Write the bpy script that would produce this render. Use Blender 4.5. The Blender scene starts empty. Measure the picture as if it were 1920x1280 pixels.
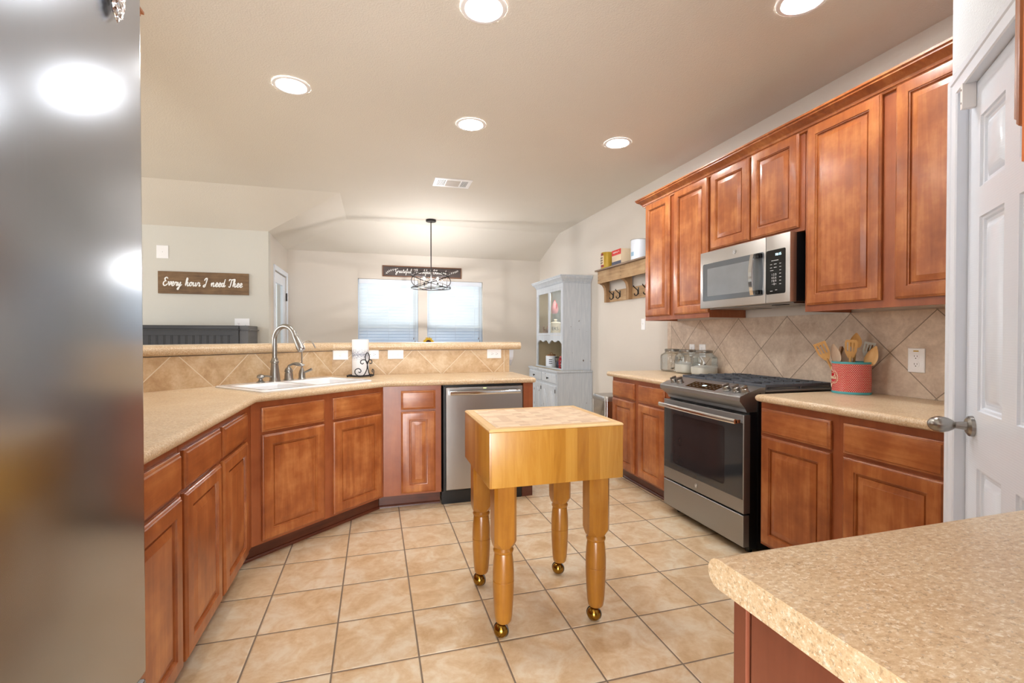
import bpy, bmesh, math, random
from mathutils import Vector, Matrix

random.seed(7)
R = math.radians
PI = math.pi
scene = bpy.context.scene
COL = scene.collection

# ------------------------------------------------------------------ camera
cam_d = bpy.data.cameras.new('camera')
cam = bpy.data.objects.new('camera', cam_d)
COL.objects.link(cam)
cam_d.sensor_width = 36.0
cam_d.lens = 886.4 / 1920.0 * 36.0
cam_d.clip_start = 0.02
cam.location = (0.0, 0.0, 1.225)
cam.rotation_euler = (R(89.35), 0.0, R(-16.148))
scene.camera = cam

# ------------------------------------------------------------------ view
scene.view_settings.view_transform = 'Standard'
scene.view_settings.look = 'None'
scene.view_settings.gamma = 1.0
scene.view_settings.use_curve_mapping = False
scene.view_settings.exposure = 1.02

# ------------------------------------------------------------------ world and large lights
world = bpy.data.worlds.new('daylight')
scene.world = world
world.use_nodes = True
bg = world.node_tree.nodes['Background']
bg.inputs[0].default_value = (0.86, 0.93, 1.0, 1)
bg.inputs[1].default_value = 0.6


def area_light(name, loc, target, sx, sy, power, color=(1, 1, 1)):
    d = bpy.data.lights.new(name, 'AREA')
    d.shape = 'RECTANGLE'
    d.size = sx
    d.size_y = sy
    d.energy = power
    d.color = color
    o = bpy.data.objects.new(name, d)
    COL.objects.link(o)
    o.location = loc
    o.rotation_euler = (Vector(target) - Vector(loc)).to_track_quat('-Z', 'Y').to_euler()
    return o


# added fill lamps out of view, left and behind, the rear one aimed up
area_light('living_room_fill', (-6.2, 3.6, 1.9), (0.5, 3.4, 1.4), 3.2, 2.4, 60, (1.0, 0.99, 0.98))
area_light('rear_fill', (-0.6, -3.3, 0.9), (0.6, 1.6, 2.5), 3.4, 1.8, 250, (0.97, 0.99, 1.0))
# daylight outside the two nook windows
area_light('window_daylight', (0.7, 8.6, 2.2), (0.7, 6.0, 1.2), 3.0, 2.4, 34, (0.85, 0.93, 1.0))


# ------------------------------------------------------------------ colour and materials
def s2l(c):
    c = c / 255.0
    return c / 12.92 if c <= 0.04045 else ((c + 0.055) / 1.055) ** 2.4


def C(r, g, b):
    return (s2l(r), s2l(g), s2l(b), 1.0)


class NT:
    """small helper that writes node trees"""

    def __init__(self, name):
        self.m = bpy.data.materials.new(name)
        self.m.use_nodes = True
        self.t = self.m.node_tree
        self.b = self.t.nodes['Principled BSDF']
        self.out = self.t.nodes['Material Output']

    def n(self, kind, **kw):
        nd = self.t.nodes.new(kind)
        for k, v in kw.items():
            setattr(nd, k, v)
        return nd

    def link(self, a, b):
        self.t.links.new(a, b)

    def val(self, sock, v):
        if hasattr(v, 'is_output') or isinstance(v, bpy.types.NodeSocket):
            self.link(v, sock)
        else:
            sock.default_value = v

    def math(self, op, a, b=None, c=None):
        nd = self.n('ShaderNodeMath', operation=op)
        self.val(nd.inputs[0], a)
        if b is not None:
            self.val(nd.inputs[1], b)
        if c is not None:
            self.val(nd.inputs[2], c)
        return nd.outputs[0]

    def mix(self, fac, a, b, blend='MIX'):
        nd = self.n('ShaderNodeMix', data_type='RGBA', blend_type=blend)
        self.val(nd.inputs[0], fac)
        self.val(nd.inputs[6], a)
        self.val(nd.inputs[7], b)
        return nd.outputs[2]

    def coord(self, which='Object'):
        return self.n('ShaderNodeTexCoord').outputs[which]

    def mapping(self, vec, scale=(1, 1, 1), loc=(0, 0, 0), rot=(0, 0, 0)):
        nd = self.n('ShaderNodeMapping')
        self.link(vec, nd.inputs[0])
        nd.inputs[1].default_value = loc
        nd.inputs[2].default_value = rot
        nd.inputs[3].default_value = scale
        return nd.outputs[0]

    def noise(self, vec, scale, detail=3, rough=0.5, dist=0.0):
        nd = self.n('ShaderNodeTexNoise')
        if vec is not None:
            self.link(vec, nd.inputs['Vector'])
        nd.inputs['Scale'].default_value = scale
        nd.inputs['Detail'].default_value = detail
        nd.inputs['Roughness'].default_value = rough
        nd.inputs['Distortion'].default_value = dist
        return nd.outputs['Fac']

    def ramp(self, fac, stops):
        nd = self.n('ShaderNodeValToRGB')
        el = nd.color_ramp.elements
        while len(el) < len(stops):
            el.new(0.5)
        for e, (p, c) in zip(el, stops):
            e.position = p
            e.color = c
        self.link(fac, nd.inputs[0])
        return nd.outputs[0]

    def bump(self, h, strength, dist=0.01):
        nd = self.n('ShaderNodeBump')
        nd.inputs['Strength'].default_value = strength
        nd.inputs['Distance'].default_value = dist
        self.link(h, nd.inputs['Height'])
        self.link(nd.outputs[0], self.b.inputs['Normal'])

    def xyz(self, vec):
        nd = self.n('ShaderNodeSeparateXYZ')
        self.link(vec, nd.inputs[0])
        return nd.outputs

    def comb(self, x, y, z):
        nd = self.n('ShaderNodeCombineXYZ')
        for i, v in enumerate((x, y, z)):
            self.val(nd.inputs[i], v)
        return nd.outputs[0]

    def set(self, **kw):
        names = dict(color='Base Color', rough='Roughness', metal='Metallic', ior='IOR', trans='Transmission Weight',
                     emit='Emission Color', estr='Emission Strength', coat='Coat Weight', coatr='Coat Roughness',
                     alpha='Alpha', aniso='Anisotropic', spec='Specular IOR Level')
        for k, v in kw.items():
            self.val(self.b.inputs[names[k]], v)
        return self


def plain(name, col, rough=0.5, metal=0.0, vary=0.06, **kw):
    """one colour with a faint procedural mottling"""
    t = NT(name)
    f = t.noise(t.coord(), 9.0, 4)
    lo = tuple(c * (1 - vary) for c in col[:3]) + (1,)
    hi = tuple(min(1, c * (1 + vary)) for c in col[:3]) + (1,)
    t.set(color=t.ramp(f, [(0.3, lo), (0.7, hi)]), rough=rough, metal=metal, **kw)
    return t.m


def wall_paint(name, col, bump=0.25, scale=160):
    t = NT(name)
    co = t.coord()
    f = t.noise(co, 1.3, 3)
    lo = tuple(c * 0.97 for c in col[:3]) + (1,)
    t.set(color=t.ramp(f, [(0.3, lo), (0.7, col)]), rough=0.75)
    t.bump(t.noise(co, scale, 2), bump, 0.004)
    return t.m


def wood(name, dark, mid, light, axis='Z', rough=0.3, scale=1.0, coat=0.25, gw=0.55):
    t = NT(name)
    info = t.n('ShaderNodeObjectInfo')
    co = t.coord()
    off = t.n('ShaderNodeVectorMath', operation='SCALE')
    t.link(t.comb(info.outputs['Random'], info.outputs['Random'], info.outputs['Random']), off.inputs[0])
    off.inputs['Scale'].default_value = 17.0
    add = t.n('ShaderNodeVectorMath', operation='ADD')
    t.link(co, add.inputs[0])
    t.link(off.outputs[0], add.inputs[1])
    sc = {'X': (1.0, 14, 14), 'Y': (14, 1.0, 14), 'Z': (14, 14, 1.0)}[axis]
    v = t.mapping(add.outputs[0], tuple(s * scale for s in sc))
    grain = t.noise(v, 2.2, 8, 0.62, 0.5)
    blotch = t.noise(add.outputs[0], 6.0 * scale, 4, 0.6)
    m = t.math('ADD', t.math('MULTIPLY', grain, gw), t.math('MULTIPLY', blotch, 1.0 - gw))
    t.set(color=t.ramp(m, [(0.30, dark), (0.5, mid), (0.70, light)]), rough=rough, coat=coat, coatr=0.18)
    t.bump(grain, 0.04, 0.002)
    return t.m


CH_D, CH_M, CH_L = C(122, 58, 24), C(163, 92, 46), C(203, 135, 78)
M = {}
M['cherry'] = wood('cherry_wood', CH_D, CH_M, CH_L, 'Z', 0.34, 0.9, 0.22, 0.4)
M['cherry_x'] = wood('cherry_wood_horizontal_grain', CH_D, CH_M, CH_L, 'X', 0.34, 0.9, 0.22, 0.4)
M['cherry_frame'] = wood('cherry_frame_wood', C(128, 62, 32), C(152, 82, 45), C(170, 98, 57), 'Z', 0.36, 0.8, 0.15, 0.4)
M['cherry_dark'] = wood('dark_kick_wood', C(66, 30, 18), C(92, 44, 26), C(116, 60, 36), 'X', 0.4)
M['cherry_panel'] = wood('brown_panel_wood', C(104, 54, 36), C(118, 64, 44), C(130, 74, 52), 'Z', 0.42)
M['maple_under'] = plain('pale_cabinet_underside', C(196, 150, 84), 0.6)
M['block_side'] = None
M['white_paint'] = plain('white_gloss_paint', C(230, 238, 250), 0.32, vary=0.015)
M['white_plastic'] = plain('white_plastic', C(242, 242, 244), 0.35, vary=0.01)
M['grey_slot'] = plain('dark_slot', C(60, 58, 58), 0.6)
M['porcelain'] = plain('white_porcelain', C(246, 247, 250), 0.12, vary=0.005, coat=0.4)
M['black'] = plain('black_enamel', C(18, 18, 20), 0.35)
M['black_gloss'] = plain('black_gloss', C(14, 15, 18), 0.08)
M['iron'] = plain('cast_iron_grey', C(84, 88, 96), 0.5, metal=0.2)
M['wrought'] = plain('dark_wrought_iron', C(40, 42, 48), 0.5, metal=0.4)
M['bronze'] = plain('dark_bronze_metal', C(46, 42, 42), 0.42, metal=0.6)
M['chrome'] = plain('chrome', C(220, 222, 226), 0.08, metal=1.0, vary=0.02)
M['nickel'] = plain('brushed_nickel', C(160, 158, 154), 0.28, metal=1.0, vary=0.03)
M['brass'] = plain('aged_brass', C(160, 124, 52), 0.2, metal=1.0, vary=0.2)
M['wall'] = wall_paint('beige_wall_paint', C(216, 209, 200))
M['wall_grey'] = wall_paint('greige_wall_paint', C(208, 206, 198))
M['wall_white'] = wall_paint('white_wall_paint', C(212, 217, 223), 0.5)
M['ceiling'] = wall_paint('ceiling_paint', C(224, 219, 210), 0.5, 120)
M['stone_grey'] = plain('grey_shelf_wood', C(150, 140, 130), 0.6)


def stainless(name, col, rough, axis='Z', aniso=0.0):
    t = NT(name)
    sc = {'X': (1, 60, 60), 'Y': (60, 1, 60), 'Z': (60, 60, 1)}[axis]
    v = t.mapping(t.coord(), sc)
    f = t.noise(v, 6, 3)
    lo = tuple(c * 0.985 for c in col[:3]) + (1,)
    hi = tuple(min(1, c * 1.015) for c in col[:3]) + (1,)
    t.set(color=t.ramp(f, [(0.3, lo), (0.7, hi)]), metal=1.0, rough=rough, aniso=aniso)
    return t.m


M['steel'] = stainless('stainless_steel', C(176, 174, 172), 0.3)
M['steel_fridge'] = stainless('fridge_stainless_steel', C(160, 166, 176), 0.21)
M['slate_steel'] = stainless('dark_stainless_steel', C(166, 168, 170), 0.42, 'Y')
M['steel_micro'] = stainless('microwave_stainless_steel', C(186, 182, 178), 0.36, 'Y')


def glass_mat(name, tint=(1, 1, 1, 1), rough=0.0, opacity=0.1, edge=0.3):
    """thin pane: mostly clear, part mirror"""
    t = NT(name)
    tr = t.n('ShaderNodeBsdfTransparent')
    tr.inputs[0].default_value = tint
    gl = t.n('ShaderNodeBsdfGlossy')
    gl.inputs['Roughness'].default_value = rough
    gl.inputs[0].default_value = (1, 1, 1, 1)
    lw = t.n('ShaderNodeLayerWeight')
    lw.inputs[0].default_value = 0.25
    fac = t.math('ADD', t.math('MULTIPLY', lw.outputs['Fresnel'], edge), opacity * 0.2)
    mx = t.n('ShaderNodeMixShader')
    t.link(fac, mx.inputs[0])
    t.link(tr.outputs[0], mx.inputs[1])
    t.link(gl.outputs[0], mx.inputs[2])
    t.link(mx.outputs[0], t.out.inputs[0])
    return t.m


M['glass'] = glass_mat('clear_glass', (0.97, 0.985, 0.98, 1))
M['jar_glass'] = glass_mat('jar_glass', (0.92, 0.95, 0.96, 1), 0.02, 0.2, 0.75)
M['screen'] = glass_mat('blue_grey_tint_sheet', (0.42, 0.62, 0.8, 1), 0.4, 0.0)  # tint for the sheet added behind the lower blinds
M['dark_glass'] = plain('dark_oven_glass', C(52, 55, 60), 0.07, vary=0.02, coat=0.6)
M['micro_glass'] = plain('dark_microwave_glass', C(92, 97, 102), 0.1, vary=0.02, coat=0.8)


def emitter(name, col, strength):
    t = NT(name)
    t.set(color=(0.8, 0.8, 0.8, 1), emit=col, estr=strength, rough=0.6)
    return t.m


M['lamp'] = emitter('lamp_diffuser', (1.0, 0.985, 0.96, 1), 80.0)
M['filament'] = emitter('lit_filament', (1.0, 0.94, 0.92, 1), 4200.0)
M['led_blue'] = emitter('blue_display_digits', (0.45, 0.85, 1.0, 1), 1.3)
M['led_green'] = emitter('green_status_light', (0.5, 1.0, 0.05, 1), 1.2)
M['puck'] = plain('white_puck', C(238, 236, 230), 0.4)


def counter_mat():
    t = NT('beige_speckled_laminate')
    co = t.coord()
    big = t.noise(co, 7, 5, 0.6)
    mid = t.noise(t.mapping(co, (0.55, 1.0, 1.0)), 165, 5, 0.72)
    fine = t.n('ShaderNodeTexVoronoi')
    wob = t.n('ShaderNodeTexNoise')
    t.link(co, wob.inputs['Vector'])
    wob.inputs['Scale'].default_value = 220
    wsc = t.n('ShaderNodeVectorMath', operation='SCALE')
    t.link(wob.outputs['Color'], wsc.inputs[0])
    wsc.inputs['Scale'].default_value = 0.010
    wad = t.n('ShaderNodeVectorMath', operation='ADD')
    t.link(co, wad.inputs[0])
    t.link(wsc.outputs[0], wad.inputs[1])
    t.link(t.mapping(wad.outputs[0], (0.6, 1.0, 1.0)), fine.inputs['Vector'])
    fine.inputs['Scale'].default_value = 300
    base = t.ramp(big, [(0.3, C(198, 166, 130)), (0.5, C(212, 184, 150)), (0.7, C(224, 202, 172))])
    sp = t.ramp(mid, [(0.30, C(146, 108, 70)), (0.44, C(200, 170, 130)), (0.55, C(218, 196, 160)), (0.66, C(246, 240, 228))])
    c1 = t.mix(0.5, base, sp)
    cell = t.xyz(fine.outputs['Color'])
    lightspk = t.math('GREATER_THAN', cell[0], 0.8)
    darkspk = t.math('GREATER_THAN', cell[1], 0.84)
    near = t.math('LESS_THAN', fine.outputs['Distance'], 0.5)
    c2 = t.mix(t.math('MULTIPLY', t.math('MULTIPLY', lightspk, near), 0.5), c1, C(244, 236, 220))
    c3 = t.mix(t.math('MULTIPLY', t.math('MULTIPLY', darkspk, near), 0.42), c2, C(134, 104, 74))
    t.set(color=c3, rough=0.3)
    return t.m


M['counter'] = counter_mat()


def floor_mat():
    t = NT('beige_ceramic_floor_tile')
    T = 0.3145
    co = t.coord()
    x, y, z = t.xyz(co)
    fx = t.math('DIVIDE', t.math('ADD', x, 0.4708), T)
    fy = t.math('DIVIDE', t.math('SUBTRACT', y, 1.821), T)
    ex = t.math('ABSOLUTE', t.math('SUBTRACT', t.math('FRACT', fx), 0.5))
    ey = t.math('ABSOLUTE', t.math('SUBTRACT', t.math('FRACT', fy), 0.5))
    e = t.math('MAXIMUM', ex, ey)
    grout = t.math('GREATER_THAN', e, 0.5 - 0.0105)
    wn = t.n('ShaderNodeTexWhiteNoise')
    cell = t.comb(t.math('FLOOR', fx), t.math('FLOOR', fy), 0.0)
    t.link(cell, wn.inputs['Vector'])
    jit = t.n('ShaderNodeVectorMath', operation='ADD')
    t.link(co, jit.inputs[0])
    sc = t.n('ShaderNodeVectorMath', operation='SCALE')
    t.link(wn.outputs['Color'], sc.inputs[0])
    sc.inputs['Scale'].default_value = 5.0
    t.link(sc.outputs[0], jit.inputs[1])
    n1 = t.noise(t.mapping(jit.outputs[0], (1, 1, 1)), 9, 6, 0.62, 0.6)
    n2 = t.noise(jit.outputs[0], 45, 3, 0.6)
    m = t.math('ADD', t.math('MULTIPLY', n1, 0.8), t.math('MULTIPLY', n2, 0.2))
    base = t.ramp(m, [(0.33, C(198, 164, 122)), (0.48, C(216, 190, 154)), (0.62, C(228, 214, 190))])
    tint = t.mix(t.math('MULTIPLY', wn.outputs['Value'], 0.18), base, C(220, 194, 156))
    col = t.mix(grout, tint, C(128, 112, 96))
    t.set(color=col, rough=t.math('ADD', 0.28, t.math('MULTIPLY', grout, 0.5)))
    prof = t.n('ShaderNodeMapRange')
    t.link(e, prof.inputs[0])
    prof.inputs[1].default_value = 0.475
    prof.inputs[2].default_value = 0.492
    prof.inputs[3].default_value = 1.0
    prof.inputs[4].default_value = 0.0
    h = t.math('ADD', prof.outputs[0], t.math('MULTIPLY', n2, 0.12))
    t.bump(h, 0.35, 0.004)
    return t.m


M['floor'] = floor_mat()


def diag_tile(name, pitch, u0, v0, strip_lo, strip_hi, cols, grout_c):
    """diamond set tiles; local x runs along the wall, z up; plain strips outside strip_lo..strip_hi"""
    t = NT(name)
    co = t.coord()
    x, y, z = t.xyz(co)
    a = t.math('SUBTRACT', x, u0)
    b = t.math('SUBTRACT', z, v0)
    p = t.math('DIVIDE', t.math('ADD', a, b), pitch)
    q = t.math('DIVIDE', t.math('SUBTRACT', a, b), pitch)
    ep = t.math('ABSOLUTE', t.math('SUBTRACT', t.math('FRACT', t.math('ADD', p, 0.5)), 0.5))
    eq = t.math('ABSOLUTE', t.math('SUBTRACT', t.math('FRACT', t.math('ADD', q, 0.5)), 0.5))
    e = t.math('MINIMUM', ep, eq)
    line = t.math('LESS_THAN', e, 0.0078)
    inside = t.math('MULTIPLY', t.math('GREATER_THAN', x, strip_lo), t.math('LESS_THAN', x, strip_hi))
    line = t.math('MULTIPLY', line, inside)
    l1 = t.math('LESS_THAN', t.math('ABSOLUTE', t.math('SUBTRACT', x, strip_lo)), 0.0025)
    l2 = t.math('LESS_THAN', t.math('ABSOLUTE', t.math('SUBTRACT', x, strip_hi)), 0.0025)
    line = t.math('MAXIMUM', line, t.math('MAXIMUM', l1, l2))
    wn = t.n('ShaderNodeTexWhiteNoise')
    cell = t.comb(t.math('FLOOR', p), t.math('FLOOR', q), inside)
    t.link(cell, wn.inputs['Vector'])
    sc = t.n('ShaderNodeVectorMath', operation='SCALE')
    t.link(wn.outputs['Color'], sc.inputs[0])
    sc.inputs['Scale'].default_value = 3.0
    jit = t.n('ShaderNodeVectorMath', operation='ADD')
    t.link(co, jit.inputs[0])
    t.link(sc.outputs[0], jit.inputs[1])
    n1 = t.noise(jit.outputs[0], 8, 6, 0.65, 0.7)
    n2 = t.noise(jit.outputs[0], 60, 3, 0.6)
    m = t.math('ADD', t.math('MULTIPLY', n1, 0.75), t.math('MULTIPLY', n2, 0.25))
    base = t.ramp(m, [(0.33, cols[0]), (0.5, cols[1]), (0.66, cols[2])])
    t.set(color=t.mix(line, base, grout_c), rough=0.45)
    h = t.math('ADD', t.math('SUBTRACT', 1.0, line), t.math('MULTIPLY', n2, 0.35))
    t.bump(h, 0.3, 0.004)
    return t.m


TC = (C(180, 146, 108), C(202, 172, 134), C(218, 196, 164))
TC2 = (C(182, 158, 138), C(202, 182, 162), C(222, 204, 184))
M['tile_far'] = diag_tile('bar_wall_tile', 0.444, 0.645, 1.128, -5, 1.405, TC, C(224, 210, 186))
M['tile_diag'] = diag_tile('sink_wall_tile', 0.462, -0.195, 1.128, -5, 5, TC, C(224, 210, 186))
M['tile_right'] = diag_tile('range_wall_tile', 0.434, 1.11, 1.138, 0.062, 5, TC2, C(136, 120, 104))


def block_mats():
    t = NT('maple_block_side')
    co = t.coord()
    x, y, z = t.xyz(co)
    s = t.math('ADD', x, t.math('MULTIPLY', y, 1.37))
    idx = t.math('FLOOR', t.math('DIVIDE', t.math('ADD', s, 5.01), 0.052))
    wn = t.n('ShaderNodeTexWhiteNoise', noise_dimensions='1D')
    t.link(idx, wn.inputs['W'])
    off = t.comb(t.math('MULTIPLY', wn.outputs['Value'], 7.0), 0.0, t.math('MULTIPLY', wn.outputs['Value'], 3.0))
    add = t.n('ShaderNodeVectorMath', operation='ADD')
    t.link(co, add.inputs[0])
    t.link(off, add.inputs[1])
    g = t.noise(t.mapping(add.outputs[0], (16, 16, 1.6)), 2.4, 7, 0.6, 1.0)
    m = t.math('ADD', t.math('MULTIPLY', g, 0.55), t.math('MULTIPLY', wn.outputs['Value'], 0.45))
    t.set(color=t.ramp(m, [(0.2, C(152, 96, 24)), (0.5, C(176, 121, 40)), (0.8, C(198, 148, 66))]), rough=0.32, coat=0.3, coatr=0.15)
    M['block_side'] = t.m
    t = NT('maple_block_end_grain_top')
    co = t.coord()
    x, y, z = t.xyz(co)
    fx = t.math('FLOOR', t.math('DIVIDE', t.math('ADD', x, 3), 0.046))
    fy = t.math('FLOOR', t.math('DIVIDE', t.math('ADD', y, 3), 0.034))
    wn = t.n('ShaderNodeTexWhiteNoise')
    t.link(t.comb(fx, fy, 0.0), wn.inputs['Vector'])
    g = t.noise(co, 70, 4, 0.7)
    m = t.math('ADD', t.math('MULTIPLY', g, 0.35), t.math('MULTIPLY', wn.outputs['Value'], 0.65))
    stain = t.noise(co, 6, 4, 0.7)
    base = t.ramp(m, [(0.15, C(198, 168, 138)), (0.5, C(216, 190, 160)), (0.85, C(226, 204, 176))])
    col = t.mix(t.math('MULTIPLY', t.math('GREATER_THAN', stain, 0.6), 0.25), base, C(184, 146, 112))
    t.set(color=col, rough=0.5)
    M['block_top'] = t.m


block_mats()
M['block_edge'] = wood('maple_block_rim', C(206, 160, 98), C(218, 178, 118), C(228, 194, 140), 'X', 0.4)
M['leg_wood'] = wood('golden_maple_leg', C(138, 84, 20), C(158, 102, 30), C(178, 124, 46), 'Z', 0.3)
M['sign_wood'] = wood('walnut_sign_board', C(78, 56, 34), C(114, 86, 56), C(138, 108, 74), 'X', 0.6, 1.6, 0.0)
M['pallet'] = wood('reclaimed_pallet_wood', C(136, 104, 72), C(178, 146, 108), C(200, 172, 134), 'X', 0.7, 1.2, 0.0)
M['pallet_z'] = wood('reclaimed_pallet_wood_upright', C(120, 88, 56), C(158, 122, 84), C(186, 152, 112), 'Z', 0.7, 1.2, 0.0)
M['pallet_grey'] = wood('weathered_shelf_board', C(112, 92, 78), C(140, 120, 104), C(162, 144, 128), 'X', 0.7, 1.2, 0.0)
M['sign_dark'] = wood('charcoal_sign_board', C(58, 48, 46), C(76, 66, 64), C(94, 84, 82), 'X', 0.6, 1.6, 0.0)
M['sign_frame'] = wood('brown_sign_frame', C(88, 50, 26), C(116, 72, 42), C(136, 90, 56), 'X', 0.5, 1.0, 0.0)
M['letter_white'] = plain('white_letter_paint', C(240, 240, 238), 0.6)
M['charcoal'] = plain('charcoal_paint', C(44, 44, 47), 0.42)
M['charcoal_line'] = plain('black_groove', C(22, 22, 24), 0.6)
M['spoon_a'] = wood('pale_spoon_wood', C(200, 150, 92), C(220, 176, 118), C(232, 196, 144), 'Z', 0.55, 2, 0.0)
M['spoon_b'] = wood('golden_spoon_wood', C(192, 140, 74), C(212, 164, 98), C(226, 186, 124), 'Z', 0.55, 2, 0.0)
M['spoon_c'] = wood('grey_spoon_wood', C(188, 162, 138), C(208, 184, 160), C(222, 202, 180), 'Z', 0.6, 2, 0.0)
M['spoon_d'] = wood('brown_spoon_wood', C(120, 82, 48), C(146, 104, 66), C(166, 124, 84), 'Z', 0.55, 2, 0.0)
M['teal'] = plain('turquoise_enamel', C(84, 178, 190), 0.3)
M['cream'] = plain('cream_ink', C(248, 232, 206), 0.45)
M['flour'] = plain('white_flour', C(240, 238, 232), 0.9, vary=0.03)
M['zinc'] = plain('zinc_lid', C(150, 148, 142), 0.35, metal=0.9)


def hutch_paint():
    t = NT('distressed_pale_blue_paint')
    co = t.coord()
    streak = t.noise(t.mapping(co, (30, 30, 2.5)), 1.5, 6, 0.65)
    base = t.ramp(streak, [(0.3, C(182, 190, 200)), (0.5, C(192, 199, 207)), (0.7, C(204, 209, 215))])
    chip = t.noise(t.mapping(co, (1, 1, 0.55)), 21, 5, 0.6)
    big = t.noise(co, 2.6, 2)
    thr = t.math('MULTIPLY', t.math('GREATER_THAN', chip, 0.69), t.math('GREATER_THAN', big, 0.45))
    t.set(color=t.mix(thr, base, C(84, 70, 58)), rough=0.55)
    return t.m


M['hutch'] = hutch_paint()
M['hutch_in'] = plain('hutch_tan_interior', C(176, 162, 134), 0.6)


def dots_mat():
    t = NT('red_polka_dot_enamel')
    uv = t.coord('UV')
    x, y, z = t.xyz(uv)
    px = t.math('MULTIPLY', x, 60.0)
    py = t.math('MULTIPLY', y, 26.0)
    row = t.math('FLOOR', py)
    sh = t.math('MULTIPLY', t.math('MODULO', row, 2.0), 0.5)
    ax = t.math('SUBTRACT', t.math('FRACT', t.math('ADD', px, sh)), 0.5)
    ay = t.math('SUBTRACT', t.math('FRACT', py), 0.5)
    d = t.math('ADD', t.math('MULTIPLY', ax, ax), t.math('MULTIPLY', t.math('MULTIPLY', ay, ay), 0.55))
    m = t.math('LESS_THAN', d, 0.052)
    t.set(color=t.mix(m, C(206, 26, 40), C(246, 226, 208)), rough=0.25, coat=0.4)
    return t.m


M['dots'] = dots_mat()
M['red'] = plain('red_enamel', C(206, 26, 40), 0.25, coat=0.4)


def slat_mat():
    t = NT('white_blind_slat')
    d = t.n('ShaderNodeBsdfDiffuse')
    d.inputs[0].default_value = (0.68, 0.72, 0.75, 1)
    tr = t.n('ShaderNodeBsdfTranslucent')
    tr.inputs[0].default_value = (0.84, 0.92, 0.96, 1)
    mx = t.n('ShaderNodeMixShader')
    mx.inputs[0].default_value = 0.25
    t.link(d.outputs[0], mx.inputs[1])
    t.link(tr.outputs[0], mx.inputs[2])
    t.link(mx.outputs[0], t.out.inputs[0])
    return t.m


M['slat'] = slat_mat()


def towel_mat():
    t = NT('printed_paper_towel')
    co = t.coord()
    x, y, z = t.xyz(co)
    v = t.n('ShaderNodeTexVoronoi')
    t.link(co, v.inputs['Vector'])
    v.inputs['Scale'].default_value = 420
    band = t.math('SUBTRACT', 1.0, t.math('MULTIPLY', t.math('ABSOLUTE', t.math('SUBTRACT', z, 0.155)), 22.0))
    cell = t.xyz(v.outputs['Color'])[0]
    m = t.math('LESS_THAN', cell, t.math('MULTIPLY', band, 0.75))
    t.set(color=t.mix(m, C(236, 236, 238), C(132, 138, 158)), rough=0.9)
    t.bump(t.noise(co, 220, 2), 0.3, 0.002)
    return t.m


M['towel'] = towel_mat()


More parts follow.
